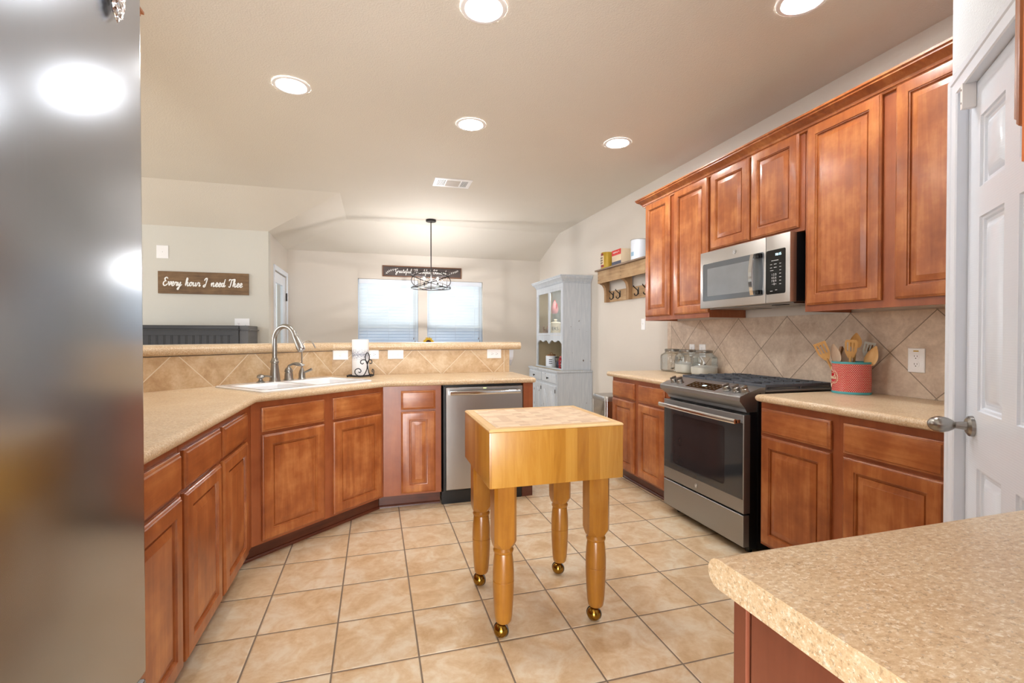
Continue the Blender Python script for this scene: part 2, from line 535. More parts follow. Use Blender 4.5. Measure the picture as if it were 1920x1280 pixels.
# ------------------------------------------------------------------ mesh builder
class MB:
    def __init__(self):
        self.bm = bmesh.new()
        self.M = Matrix.Identity(4)

    def v(self, p):
        return self.bm.verts.new(self.M @ Vector(p))

    def face(self, vs):
        try:
            return self.bm.faces.new(vs)
        except ValueError:
            return None

    def box(self, x0, y0, z0, x1, y1, z1, bev=0.0, seg=2):
        if x0 > x1: x0, x1 = x1, x0
        if y0 > y1: y0, y1 = y1, y0
        if z0 > z1: z0, z1 = z1, z0
        vs = [self.v((x, y, z)) for z in (z0, z1) for y in (y0, y1) for x in (x0, x1)]
        fs = [self.face([vs[i] for i in f]) for f in
              ((0, 2, 3, 1), (4, 5, 7, 6), (0, 1, 5, 4), (2, 6, 7, 3), (0, 4, 6, 2), (1, 3, 7, 5))]
        if bev > 0:
            es = {e for f in fs for e in f.edges}
            bmesh.ops.bevel(self.bm, geom=list(es), offset=bev, segments=seg, profile=0.6, affect='EDGES', clamp_overlap=True)
        return self

    def loops(self, ls, cap0=True, cap1=True, closed=True):
        """bridge a list of equally long loops of points"""
        rows = [[self.v(p) for p in l] for l in ls]
        n = len(rows[0])
        for a, b in zip(rows, rows[1:]):
            for i in range(n if closed else n - 1):
                j = (i + 1) % n
                self.face([a[i], a[j], b[j], b[i]])
        if cap0: self.face(rows[0][::-1])
        if cap1: self.face(rows[-1])
        return self

    def lathe(self, prof, c=(0, 0, 0), seg=28, sx=1.0, sy=1.0, cap=True):
        ls = []
        for r, z in prof:
            ls.append([(c[0] + max(r, 1e-5) * sx * math.cos(2 * PI * i / seg), c[1] + max(r, 1e-5) * sy * math.sin(2 * PI * i / seg), c[2] + z)
                       for i in range(seg)])
        return self.loops(ls, cap, cap)

    def cyl(self, p0, p1, r0, r1=None, seg=20, cap=True):
        p0, p1 = Vector(p0), Vector(p1)
        r1 = r0 if r1 is None else r1
        d = (p1 - p0).normalized()
        u = d.orthogonal().normalized()
        w = d.cross(u)
        ls = []
        for p, r in ((p0, r0), (p1, r1)):
            ls.append([p + (u * math.cos(2 * PI * i / seg) + w * math.sin(2 * PI * i / seg)) * r for i in range(seg)])
        return self.loops(ls, cap, cap)

    def tube(self, pts, r, seg=8, closed=False, flat=1.0, up=None):
        pts = [Vector(p) for p in pts]
        n = len(pts)
        rs = r if isinstance(r, (list, tuple)) else [r] * n
        tans = []
        for i in range(n):
            a = pts[(i - 1) % n] if (closed or i > 0) else pts[i]
            b = pts[(i + 1) % n] if (closed or i < n - 1) else pts[i]
            t = (b - a)
            tans.append(t.normalized() if t.length > 1e-9 else Vector((0, 0, 1)))
        if up is not None:
            u = Vector(up)
        else:
            u = tans[0].orthogonal().normalized()
        ls = []
        for p, t, rr in zip(pts, tans, rs):
            if up is not None:
                u = Vector(up)
            u = (u - t * u.dot(t))
            u = u.normalized() if u.length > 1e-6 else t.orthogonal().normalized()
            w = t.cross(u)
            ls.append([p + u * (rr * flat) * math.cos(2 * PI * i / seg) + w * rr * math.sin(2 * PI * i / seg) for i in range(seg)])
        if closed:
            ls.append(ls[0])
            return self.loops(ls, False, False)
        return self.loops(ls)

    def sphere(self, c, r, seg=18, rings=10, sx=1, sy=1, sz=1):
        prof = []
        for i in range(rings + 1):
            a = -PI / 2 + PI * i / rings
            prof.append((max(r * math.cos(a), 1e-5), r * math.sin(a) * sz))
        return self.lathe(prof, c, seg, sx, sy)

    def prism(self, poly, axis, a, b):
        """poly: 2d points in the two other axes"""
        def p3(p, d):
            return {'X': (d, p[0], p[1]), 'Y': (p[0], d, p[1]), 'Z': (p[0], p[1], d)}[axis]
        return self.loops([[p3(p, a) for p in poly], [p3(p, b) for p in poly]])

    def rect_loops(self, x0, z0, x1, z1, steps, cap0=True, cap1=True):
        """nested rectangles in the xz plane: steps = [(inset, y)]"""
        ls = []
        for i, y in steps:
            ls.append([(x0 + i, y, z0 + i), (x1 - i, y, z0 + i), (x1 - i, y, z1 - i), (x0 + i, y, z1 - i)])
        return self.loops(ls, cap0, cap1)

    def build(self, name, mat, parent=None, smooth=True, ang=32, loc=None, rot=None):
        bm = self.bm
        bmesh.ops.remove_doubles(bm, verts=bm.verts, dist=1e-6)
        bmesh.ops.recalc_face_normals(bm, faces=bm.faces)
        me = bpy.data.meshes.new(name)
        bm.to_mesh(me)
        bm.free()
        if smooth:
            for p in me.polygons:
                p.use_smooth = True
            me.set_sharp_from_angle(angle=R(ang))
        me.materials.append(mat)
        o = bpy.data.objects.new(name, me)
        COL.objects.link(o)
        if parent: o.parent = parent
        if loc: o.location = loc
        if rot: o.rotation_euler = rot
        return o


def tag(o, label, cat, group=None):
    o['label'] = label
    o['category'] = cat
    if group: o['group'] = group
    return o


def thing(name, label, cat, loc=(0, 0, 0), rz=0.0, group=None):
    o = bpy.data.objects.new(name, None)
    o.empty_display_size = 0.05
    COL.objects.link(o)
    o.location = loc
    o.rotation_euler = (0, 0, rz)
    return tag(o, label, cat, group)


def struct(o, label=None):
    o['kind'] = 'structure'
    if label: o['label'] = label
    return o


def part_label(o, label):
    o['label'] = label
    return o


def copy_tree(o, parent=None):
    c = o.copy()
    COL.objects.link(c)
    if parent: c.parent = parent
    for ch in list(o.children):
        copy_tree(ch, c)
    return c


def spline(pts, n=6, closed=False):
    """Catmull-Rom through points"""
    P = [Vector(p) for p in pts]
    out = []
    m = len(P)
    rng = range(m) if closed else range(m - 1)
    for i in rng:
        p1, p2 = P[i], P[(i + 1) % m]
        p0 = P[i - 1] if (closed or i > 0) else p1 * 2 - p2
        p3 = P[(i + 2) % m] if (closed or i + 2 < m) else p2 * 2 - p1
        for k in range(n):
            t = k / n
            out.append(0.5 * ((2 * p1) + (p2 - p0) * t + (2 * p0 - 5 * p1 + 4 * p2 - p3) * t * t + (3 * p1 - p0 - 3 * p2 + p3) * t ** 3))
    if not closed: out.append(P[-1])
    return out


# ------------------------------------------------------------------ room shell
XR, YF, XN, YS, ZC, ZP = 2.62, 7.40, -1.207, 6.17, 2.74, 2.46   # right wall, far wall, nook left wall, sign wall, ceiling, plate height
XLIV = -7.0

MB().box(XLIV, -4.0, -0.05, 4.2, YF + 0.2, 0.0).build('floor', M['floor'], smooth=False)
struct(bpy.data.objects['floor'])

b = MB()
V = {}
for k, p in dict(a=(XLIV, -4.0, ZC), b=(4.2, -4.0, ZC), c=(4.2, 6.52, ZC), d=(-0.351, 6.52, ZC), e=(-0.351, 5.33, ZC), f=(XLIV, 5.33, ZC),
                 g=(XLIV, YS, ZP), h=(XN, YS, ZP), i=(XN, YF, ZP), j=(4.2, YF, ZP)).items():
    V[k] = b.v(p)
for s_ in ('abcdef', 'fehg', 'edih', 'dcji'):
    b.face([V[q] for q in s_])
ceil = b.build('ceiling', M['ceiling'], smooth=False)
struct(ceil)


def wall_prism(name, poly, z0, z1, mat):
    return struct(MB().prism(poly, 'Z', z0, z1).build(name, mat, smooth=False))


wall_prism('wall_right', [(XR, 1.18), (XR + 0.12, 1.18), (XR + 0.12, YF + 0.12), (XR, YF + 0.12)], 0, ZC + 0.02, M['wall'])
# far wall with two window openings
WIN = [(-0.244, 0.640), (0.777, 1.654)]
WZ0, WZ1 = 0.86, 2.085
b = MB()
xs = [XN - 0.12, WIN[0][0], WIN[0][1], WIN[1][0], WIN[1][1], XR]
for i, (x0, x1) in enumerate(zip(xs, xs[1:])):
    if i in (1, 3):
        b.box(x0, YF, 0, x1, YF + 0.14, WZ0)
        b.box(x0, YF, WZ1, x1, YF + 0.14, 2.56)
    else:
        b.box(x0, YF, 0, x1, YF + 0.14, 2.56)
struct(b.build('wall_far', M['wall'], smooth=False))
# nook left wall with a glazed patio door opening
DY0, DY1, DZ = 6.52, 7.33, 2.06
b = MB()
b.box(XN - 0.12, YS + 0.12, 0, XN, DY0, 2.60)
b.box(XN - 0.12, DY1, 0, XN, YF, 2.60)
b.box(XN - 0.12, DY0, DZ, XN, DY1, 2.60)
struct(b.build('wall_nook', M['wall'], smooth=False))
struct(MB().box(XLIV, YS, 0, XN, YS + 0.12, 2.52).build('wall_living', M['wall_grey'], smooth=False))
# kitchen left wall behind the fridge
struct(MB().box(-1.39, -1.6, 0, -1.25, 2.22, ZC).build('wall_left', M['wall'], smooth=False))
# wall behind the camera that carries the near cabinets
struct(MB().box(0.44, -0.20, 0, 2.74, -0.08, ZC).build('wall_near', M['wall'], smooth=False))
# pantry wall (diagonal) and its return
PD = 0.78
s45 = math.sqrt(0.5)
PC = Vector((1.96, 1.18))              # outer corner

PRZ = R(225)
b = MB()
b.box(-0.001, 0.0, 0, 0.075, 0.11, ZC)
b.box(0.075, 0.0, 2.055, 0.745, 0.11, ZC)
b.box(0.745, 0.0, 0, 0.85, 0.11, ZC)
struct(b.build('wall_pantry', M['wall_white'], smooth=False, loc=(PC.x, PC.y, 0), rot=(0, 0, PRZ)))
struct(MB().box(1.442, 0.575, 0, XR, 0.66, ZC).build('wall_pantry_side', M['wall_white'], smooth=False))
struct(MB().box(PC.x + 0.085, 1.09, 0, XR, 1.178, ZC).build('wall_return', M['wall_white'], smooth=False))

# pantry door, door_1
b = MB()
DW0, DW1 = 0.078, 0.742
pan = [(DW0 + 0.1, DW0 + 0.285), (DW1 - 0.285, DW1 - 0.1)]
zr = [(0.22, 0.80), (0.985, 1.605), (1.70, 1.925)]
b.rect_loops(DW0, 0.012, DW1, 2.045, [(0, 0.058), (0, 0.024)], True, False)
# front face as a grid with recessed moulded panels
gx = [DW0, pan[0][0], pan[0][1], pan[1][0], pan[1][1], DW1]
gz = [0.012] + [q for z in zr for q in z] + [2.045]
for i in range(5):
    for j in range(7):
        x0, x1, z0, z1 = gx[i], gx[i + 1], gz[j], gz[j + 1]
        if i in (1, 3) and j in (1, 3, 5):
            b.rect_loops(x0, z0, x1, z1, [(0, 0.024), (0.003, 0.030), (0.010, 0.032), (0.014, 0.038), (0.024, 0.039), (0.027, 0.037), (0.05, 0.027)], False, True)
        else:
            b.face([b.v((x0, 0.024, z0)), b.v((x1, 0.024, z0)), b.v((x1, 0.024, z1)), b.v((x0, 0.024, z1))])
t = NT('white_moulded_door_paint')
wv = t.n('ShaderNodeTexWave', wave_type='BANDS', bands_direction='Z')
co = t.coord()
dn = t.noise(t.mapping(co, (2, 2, 14)), 3, 4)
t.link(t.mapping(co, (1, 1, 1)), wv.inputs['Vector'])
wv.inputs['Scale'].default_value = 42
wv.inputs['Distortion'].default_value = 1.2
t.set(color=C(228, 237, 250), rough=0.24)
t.bump(wv.outputs['Fac'], 0.05, 0.002)
door1 = b.build('door_1', t.m, loc=(PC.x, PC.y, 0), rot=(0, 0, PRZ))
struct(door1)
kn = MB()
kx, kz = DW0 + 0.062, 0.93
kn.cyl((kx, 0.0235, kz), (kx, 0.014, kz), 0.034, 0.033, 28)
kn.cyl((kx, 0.014, kz), (kx, 0.008, kz), 0.033, 0.024, 28)
kn.cyl((kx, 0.008, kz), (kx, -0.02, kz), 0.014, 0.011, 24)
pr = [(0.011, -0.02), (0.016, -0.026), (0.022, -0.036), (0.0255, -0.048), (0.0265, -0.058), (0.024, -0.072), (0.018, -0.083), (0.009, -0.089), (0.0005, -0.091)]
kn.loops([[(kx + r * math.cos(2 * PI * i / 28), y, kz + r * math.sin(2 * PI * i / 28)) for i in range(28)] for r, y in pr])
part_label(kn.build('door_knob', M['nickel'], door1), 'egg shaped brushed nickel knob')


def casing(name, u0, u1, ztop, wdt, loc, rz, inner=True):
    """three mitred lengths of stepped casing around an opening"""
    prof = [(0.0, 0.0), (0.0, -0.012), (0.006, -0.016), (wdt * 0.35, -0.014), (wdt * 0.42, -0.010), (wdt * 0.85, -0.007), (wdt * 0.93, -0.009), (wdt, -0.005), (wdt, 0.0)]
    # prof x: 0 = outer edge ... wdt = inner edge
    ls = []
    for i in range(len(prof)):
        o, y = prof[i]
        ls.append([(u0 - wdt + o, y, 0.0), (u0 - wdt + o, y, ztop + wdt - o), (u1 + wdt - o, y, ztop + wdt - o), (u1 + wdt - o, y, 0.0)])
    m = MB()
    m.loops(ls, False, False, closed=False)
    if inner:
        m.box(u0 - 0.012, 0.0, 0.0, u0, 0.1, ztop)
        m.box(u1, 0.0, 0.0, u1 + 0.012, 0.1, ztop)
        m.box(u0 - 0.012, 0.0, ztop, u1 + 0.012, 0.1, ztop + 0.012)
    return struct(m.build(name, M['white_paint'], loc=loc, rot=(0, 0, rz)))


casing('trim_1', 0.0755, 0.7445, 2.048, 0.068, (PC.x, PC.y, 0), PRZ)

# glazed patio door in the nook's left wall, door_2
b = MB()
b.rect_loops(DY0 + 0.015, 0.01, DY1 - 0.015, DZ - 0.015, [(0, 0.05), (0, 0.008), (0.11, 0.008), (0.125, 0.016)], False, False)
b.rect_loops(DY0 + 0.015, 0.01, DY1 - 0.015, DZ - 0.015, [(0, 0.05), (0.125, 0.05), (0.125, 0.016)], False, False)
d2 = struct(b.build('door_2', M['white_paint'], loc=(XN, 0, 0), rot=(0, 0, R(90))))
MB().box(DY0 + 0.14, 0.03, 0.13, DY1 - 0.14, 0.034, DZ - 0.14).build('glass_pane', M['glass'], d2, smooth=False)
MB().cyl((DY1 - 0.012, -0.006, 1.72), (DY1 - 0.012, -0.006, 1.83), 0.009, None, 12).build('hinge', M['bronze'], d2)
tr2 = casing('trim_2', DY0, DY1, DZ, 0.06, (XN, 0, 0), R(90), False)

# windows
for k, (x0, x1) in enumerate(WIN):
    b = MB()
    zmid = 1.36
    fw = 0.035
    for (a0, a1, c0, c1) in ((x0, x1, WZ0, WZ0 + fw), (x0, x1, WZ1 - fw, WZ1), (x0, x0 + fw, WZ0 + fw, WZ1 - fw), (x1 - fw, x1, WZ0 + fw, WZ1 - fw), (x0 + fw, x1 - fw, zmid - 0.02, zmid + 0.02)):
        b.box(a0, YF + 0.085, c0, a1, YF + 0.125, c1)
    w = struct(b.build('window_%d' % (k + 1), M['white_paint'], smooth=False))
    MB().box(x0 + fw, YF + 0.104, WZ0 + fw, x1 - fw, YF + 0.108, WZ1 - fw).build('glass_pane', M['glass'], w, smooth=False)
    MB().box(x0 + fw, YF + 0.128, WZ0 + fw, x1 - fw, YF + 0.129, zmid - 0.02).build('blue_tint_sheet', M['screen'], w, smooth=False)  # added sheet, turns the light through the lower blinds blue
    MB().box(x0 - 0.02, YF - 0.025, WZ0 - 0.02, x1 + 0.02, YF + 0.08, WZ0 - 0.0005, 0.004).build('window_sill', M['white_paint'], w)
    bl = thing('window_blind', ['white slatted blind on the left nook window', 'white slatted blind on the right nook window'][k], 'blind', ((x0 + x1) / 2, YF + 0.035, WZ1), 0, 'blinds on the nook windows')
    hw = (x1 - x0) / 2 - 0.012
    MB().box(-hw, -0.03, -0.072, hw, -0.018, -0.004, 0.003).build('valance', M['white_paint'], bl)
    MB().box(-hw, -0.017, -0.05, hw, 0.03, -0.006).build('headrail', M['white_plastic'], bl, smooth=False)
    m = MB()
    zz = -0.088
    while zz > -(WZ1 - WZ0) + 0.05:
        a = R(62)
        cy, cz = math.cos(a) * 0.031, math.sin(a) * 0.031
        m.loops([[(-hw, cy, zz + cz), (hw, cy, zz + cz)], [(-hw, 0.003, zz + 0.002), (hw, 0.003, zz + 0.002)], [(-hw, -cy, zz - cz), (hw, -cy, zz - cz)]], False, False, closed=False)
        zz -= 0.0445
    m.build('slats', M['slat'], bl, smooth=False)
    m = MB()
    for q in (-hw * 0.72, 0, hw * 0.72):
        m.cyl((q, -0.027, -0.07), (q, -0.027, -(WZ1 - WZ0) + 0.03), 0.0014, None, 6)
    m.build('ladder_cord', M['white_plastic'], bl)
    m = MB()
    for q, zl in ((hw - 0.035, -0.93), (hw - 0.055, -0.88)):
        m.cyl((q, -0.032, -0.07), (q, -0.032, zl), 0.0012, None, 6)
        m.lathe([(0.003, 0), (0.008, 0.004), (0.006, 0.03), (0.002, 0.036)], (q, -0.032, zl - 0.034), 10)
    m.build('pull_cord', M['stone_grey'], bl)

# half wall under the bar and its casing of tile
INN = [(-1.25, 2.222), (-1.25, 3.05), (-0.33, 3.97), (1.125, 3.97)]


def offset_poly(off):
    """bar line pushed away from the kitchen by off (negative: towards it)"""
    k = math.tan(R(22.5))
    return [(-1.25 - off, 2.222), (-1.25 - off, 3.05 + off * k), (-0.33 - off * k, 3.97 + off), (1.125, 3.97 + off)]


poly = offset_poly(0.0) + offset_poly(0.13)[::-1]
wall_prism('wall_bar', poly, 0, 1.108, M['wall'])


def band(offs_z, x_end, y_start):
    """closed cross section (off, z) swept along the bar line"""
    m = MB()
    ls = []
    for off, z in offs_z:
        p = offset_poly(off)
        p[0] = (p[0][0], y_start)
        p[3] = (x_end, p[3][1])
        ls.append([(x, y, z) for x, y in p])
    ls.append(ls[0])
    m.loops(ls, False, False, closed=False)
    # end caps
    m.face([m.v(l[0]) for l in ls[:-1]])
    m.face([m.v(l[3]) for l in ls[:-1]])
    return m


rr = 0.031
sec = [(-0.035 + rr - rr * math.sin(a), 1.1405 + rr * math.cos(a)) for a in [PI * i / 8 for i in range(9)]]
sec += [(0.33 - rr + rr * math.sin(a), 1.1405 - rr * math.cos(a)) for a in [PI * i / 8 for i in range(9)]]
bt = band(sec, 1.222, 2.224).build('bar_counter', M['counter'])
tag(bt, 'raised beige laminate bar top above the sink backsplash', 'bar top')

# tile backsplashes
o = MB().box(0, -0.008, 0.9145, 1.452, 0, 1.106).build('tile_backsplash', M['tile_far'], smooth=False)
o.location = (-0.33, 3.9695, 0)
tag(o, 'straight stretch of tan diamond tile below the raised bar, behind the paper towels', 'backsplash')
L = math.hypot(0.92, 0.92)
o = MB().box(-L, -0.008, 0.9145, -0.001, 0, 1.106).build('tile_backsplash', M['tile_diag'], smooth=False)
tag(o, 'angled stretch of tan diamond tile behind the sink faucet', 'backsplash')
o.location = (-0.33, 3.9685, 0)
o.rotation_euler = (0, 0, R(45))
o = MB().box(0, -0.008, 0.9145, 2.638, 0, 1.3585).build('tile_backsplash', M['tile_right'], smooth=False, loc=(XR - 0.0005, 3.82, 0), rot=(0, 0, R(-90)))
tag(o, 'diamond tile backsplash behind the range under wall cabinets', 'backsplash')
# white bracket and corner bead at the end of the bar wall
cb = MB()
cb.prism([(3.985, 1.105), (4.09, 1.105), (4.09, 0.98), (4.07, 0.965), (4.05, 0.99), (4.02, 1.01), (3.995, 1.045)], 'X', 1.128, 1.168)
tag(cb.build('bar_bracket', M['white_paint']), 'small white curved bracket under the end of the bar top', 'bracket')


# ------------------------------------------------------------------ cabinets
def raised_door(m, x0, z0, x1, z1, yb=-0.001, t=0.02, stile=0.055):
    f = yb - t
    m.rect_loops(x0, z0, x1, z1, [
        (0, yb), (0, f + 0.009), (0.003, f + 0.006), (0.007, f + 0.0045), (0.010, f + 0.001), (0.014, f),
        (stile, f), (stile + 0.002, f + 0.005), (stile + 0.006, f + 0.006), (stile + 0.008, f + 0.014), (stile + 0.014, f + 0.014),
        (stile + 0.016, f + 0.0085), (stile + 0.039, f + 0.0015), (stile + 0.041, f + 0.0005)])


def slab_front(m, x0, z0, x1, z1, yb=-0.001, t=0.02):
    f = yb - t
    m.rect_loops(x0, z0, x1, z1, [(0, yb), (0, f + 0.010), (0.004, f + 0.007), (0.009, f + 0.0055), (0.013, f + 0.001), (0.018, f)])


def base_cabinet(label, w, cols, loc, rz, depth=0.585, group=None, cut_top=0.872, toe=0.07, left_toe=0.0, right_toe=0.0):
    """cols: (x0, x1) of each drawer over door; local x along the front, y into the cabinet"""
    t = thing('base_cabinet', label, 'cabinet', loc, rz, group)
    m = MB()
    m.box(0.001, 0, 0.1, w - 0.001, 0.02, cut_top)
    m.box(0.001, 0.02, 0.1, 0.019, depth, cut_top)
    m.box(w - 0.019, 0.02, 0.1, w - 0.001, depth, cut_top)
    m.box(0.019, depth - 0.012, 0.1, w - 0.019, depth, cut_top)
    m.box(0.019, 0.02, 0.1, w - 0.019, depth - 0.012, 0.118)
    m.build('carcass', M['cherry_frame'], t, smooth=False)
    m = MB()
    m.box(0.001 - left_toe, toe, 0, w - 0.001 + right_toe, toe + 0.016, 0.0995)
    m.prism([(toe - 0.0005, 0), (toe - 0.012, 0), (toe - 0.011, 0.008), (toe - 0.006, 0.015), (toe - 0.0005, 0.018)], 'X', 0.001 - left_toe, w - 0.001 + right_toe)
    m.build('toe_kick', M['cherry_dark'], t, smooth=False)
    for (x0, x1) in cols:
        m = MB()
        slab_front(m, x0, 0.706, x1, 0.838)
        m.build('drawer_front', M['cherry_x'], t, ang=25)
        m = MB()
        raised_door(m, x0, 0.115, x1, 0.690)
        m.build('door', M['cherry'], t, ang=25)
    return t


# right wall run (faces -X): local x runs from far to near
RX = 2.01
base_cabinet('cherry base cabinet left of the range, two drawers over two doors', 0.838, [(0.018, 0.378), (0.437, 0.79)], (RX, 3.745, 0), R(-90), group='cherry base cabinets')
base_cabinet('cherry base cabinet between the range and the white pantry door', 0.888, [(0.014, 0.416), (0.477, 0.872)], (RX, 2.082, 0), R(-90), group='cherry base cabinets')
# left run (faces +X)
base_cabinet('cherry base cabinet right beside the refrigerator, one drawer over one door', 0.845, [(0.39, 0.83)], (-0.637, 0.985, 0), R(90), group='cherry base cabinets')
base_cabinet('two door cherry base cabinet between the fridge-side cabinet and the corner sink', 0.957, [(0.015, 0.405), (0.44, 0.835)], (-0.637, 1.832, 0), R(90), group='cherry base cabinets')
# angled sink cabinet
A2 = Vector((-0.637, 2.79))
SANG = math.atan2(0.625, 0.689)
SW = math.hypot(0.689, 0.625)
base_cabinet('angled cherry cabinet under the white sink', SW, [(0.056, 0.447), (0.512, 0.905)], (A2.x, A2.y, 0), SANG, depth=0.50, group='cherry base cabinets', left_toe=0.02, right_toe=0.02)
# far run (faces -Y)
base_cabinet('narrow cherry base cabinet left of the dishwasher', 0.405, [(0.122, 0.362)], (0.052, 3.415, 0), 0, depth=0.53, group='cherry base cabinets', left_toe=0.03)
# end panel beside the dishwasher
ep = thing('cabinet_end_panel', 'cherry end panel right of the dishwasher', 'panel', (1.075, 3.405, 0))
MB().box(0.0, 0.0, 0.09, 0.076, 0.56, 0.872).build('panel', M['cherry_frame'], ep, smooth=False)
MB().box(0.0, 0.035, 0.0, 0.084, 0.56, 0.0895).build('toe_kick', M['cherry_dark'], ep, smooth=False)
# near peninsula cabinet, right foreground
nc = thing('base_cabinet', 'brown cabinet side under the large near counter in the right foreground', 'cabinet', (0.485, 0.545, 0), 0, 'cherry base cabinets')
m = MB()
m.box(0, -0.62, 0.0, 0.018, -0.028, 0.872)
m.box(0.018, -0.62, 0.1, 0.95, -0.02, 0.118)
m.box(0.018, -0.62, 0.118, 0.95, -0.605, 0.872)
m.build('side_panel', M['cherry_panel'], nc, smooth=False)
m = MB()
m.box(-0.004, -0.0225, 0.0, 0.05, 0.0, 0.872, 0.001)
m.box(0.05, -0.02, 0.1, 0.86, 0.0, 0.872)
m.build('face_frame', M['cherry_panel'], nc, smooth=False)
m = MB()
m.rect_loops(-0.83, 0.115, -0.06, 0.84, [(0, -0.001), (0, -0.012), (0.012, -0.021)])
o = m.build('door', M['cherry'], nc)
o.rotation_euler = (0, 0, PI)


# wall cabinets on the right wall
def wall_cabinet(label, w, z0, z1, doors, loc, rz, depth=0.315, group=None, zd0=None, zd1=None):
    t = thing('upper_cabinet', label, 'cabinet', loc, rz, group)
    m = MB()
    m.box(0.0005, 0, z0, w - 0.0005, 0.02, z1)
    m.box(0.0005, 0.02, z0, 0.018, depth, z1)
    m.box(w - 0.018, 0.02, z0, w - 0.0005, depth, z1)
    m.box(0.018, 0.02, z1 - 0.018, w - 0.018, depth, z1)
    m.build('carcass', M['cherry_frame'], t, smooth=False)
    m = MB()
    m.box(0.018, 0.02, z0 + 0.022, w - 0.018, depth, z0 + 0.036)
    m.build('bottom_board', M['maple_under'], t, smooth=False)
    for x0, x1 in doors:
        m = MB()
        raised_door(m, x0, zd0 or (z0 + 0.035), x1, zd1 or 2.368)
        m.build('door', M['cherry'], t, ang=25)
    return t


UX = 2.300
G2 = 'cherry wall cabinets above the range counter'
wall_cabinet('tall two door cherry wall cabinet left of the microwave', 0.832, 1.36, 2.39, [(0.018, 0.372), (0.43, 0.828)], (UX, 3.692, 0), R(-90), group=G2)
wall_cabinet('short two door cherry wall cabinet above the microwave', 0.778, 1.815, 2.39, [(0.02, 0.381), (0.396, 0.746)], (UX, 2.858, 0), R(-90), group=G2, zd0=1.836)
wall_cabinet('tall two door cherry wall cabinet right of the microwave', 0.892, 1.36, 2.39, [(0.018, 0.418), (0.48, 0.88)], (UX, 2.076, 0), R(-90), group=G2)
# crown moulding along the bank: one length with a return at the far end
prof = [(0.0, 2.352), (-0.012, 2.356), (-0.016, 2.366), (-0.022, 2.368), (-0.026, 2.380), (-0.036, 2.392), (-0.052, 2.402), (-0.060, 2.406), (-0.060, 2.414), (-0.068, 2.418), (-0.068, 2.428), (0.0, 2.428)]
ls = []
for o, z in prof:
    ls.append([(UX + 0.315, 3.694 - o, z), (UX - 0.0005 + o, 3.694 - o, z), (UX - 0.0005 + o, 1.181, z)])
m = MB()
m.loops(ls + [ls[0]], False, False, closed=False)
m.face([m.v(l[2]) for l in ls])
tag(m.build('crown_molding', M['cherry_x'], ang=20), 'long cherry crown molding along the top of the right wall cabinets', 'molding')
# puck lights under the cabinets
for px_, py_, lab in ((2.42, 1.86, 'small white puck light under the wall cabinet above the red utensil tin'), (2.42, 2.99, 'small white puck light under the wall cabinet left of the microwave')):
    tag(MB().lathe([(0.034, 0.0), (0.034, -0.008), (0.028, -0.016), (0.001, -0.018)], (0, 0, 0), 24).build('puck_light', M['puck'], loc=(px_, py_, 1.3818)), lab, 'light')
# near wall cabinet, top right corner, and the one above the fridge
nw = wall_cabinet('cherry wall cabinet at the top right edge, above the near counter', 0.9, 1.36, 2.42, [(0.02, 0.44), (0.46, 0.88)], (1.38, 0.243, 0), PI, depth=0.32, group='near wall cabinets')
lw = wall_cabinet('cherry wall cabinet behind the refrigerator with a crown corner showing', 1.0, 1.62, 2.42, [(0.02, 0.48), (0.52, 0.98)], (-0.93, 1.118, 0), R(90), depth=0.315, group='near wall cabinets')
ls = []
for o, z in prof:
    ls.append([(0.0, o, z + 0.06), (1.0 - o, o, z + 0.06), (1.0 - o, 0.315, z + 0.06)])
m = MB()
m.loops(ls + [ls[0]], False, False, closed=False)
m.face([m.v(l[0]) for l in ls])
m.build('crown_molding', M['cherry_x'], lw, ang=20)


# ------------------------------------------------------------------ countertops
def bullnose(z0, z1, n=7):
    r = (z1 - z0) / 2
    zc = (z0 + z1) / 2
    return [(r - r * math.cos(a), zc + r * math.sin(a)) for a in [-PI / 2 + PI * i / n for i in range(n + 1)]]


ZB, ZT = 0.8725, 0.914


def counter_main(d):
    nl = -0.595 - d
    k = math.tan(SANG)
    # angled nosing line: frame line moved out by 0.042 and back in by d
    nx, ny = math.sin(SANG), -math.cos(SANG)
    off = 0.042 - d
    bx, by = A2.x + nx * off, A2.y + ny * off
    y1 = by + (nl - bx) * k
    yf = 3.373 + d
    x2 = bx + (yf - by) / k
    xe = 1.166 - d
    return [(nl, 0.978), (nl, y1), (x2, yf), (xe, yf), (xe, 3.9605), (-0.334, 3.9605), (-1.2485, 3.0455), (-1.2485, 0.978)]


m = MB()
m.loops([[(x, y, z) for x, y in counter_main(d)] for d, z in bullnose(ZB, ZT)])
ctop = m.build('countertop', M['counter'], ang=50)
tag(ctop, 'long angled beige laminate countertop around the sink and dishwasher', 'countertop')

# sink hole cut through the slab
SX0, SX1, SY0, SY1 = 0.085, 0.868, 0.025, 0.548


def sink_world(p):
    c, s = math.cos(SANG), math.sin(SANG)
    return Vector((A2.x + p[0] * c - p[1] * s, A2.y + p[0] * s + p[1] * c, p[2]))


cut = MB()
cut.prism([tuple(sink_world((x, y, 0))[:2]) for x, y in ((SX0 + 0.018, SY0 + 0.018), (SX1 - 0.018, SY0 + 0.018), (SX1 - 0.018, SY1 - 0.018), (SX0 + 0.018, SY1 - 0.018))], 'Z', 0.8, 1.0)
cutter = cut.build('cutter', M['black'])
bo = ctop.modifiers.new('hole', 'BOOLEAN')
bo.object = cutter
bo.operation = 'DIFFERENCE'
bo.solver = 'EXACT'
bpy.context.view_layer.update()
dg = bpy.context.evaluated_depsgraph_get()
me = bpy.data.meshes.new_from_object(ctop.evaluated_get(dg))
ctop.modifiers.clear()
ctop.data = me
bpy.data.objects.remove(cutter)


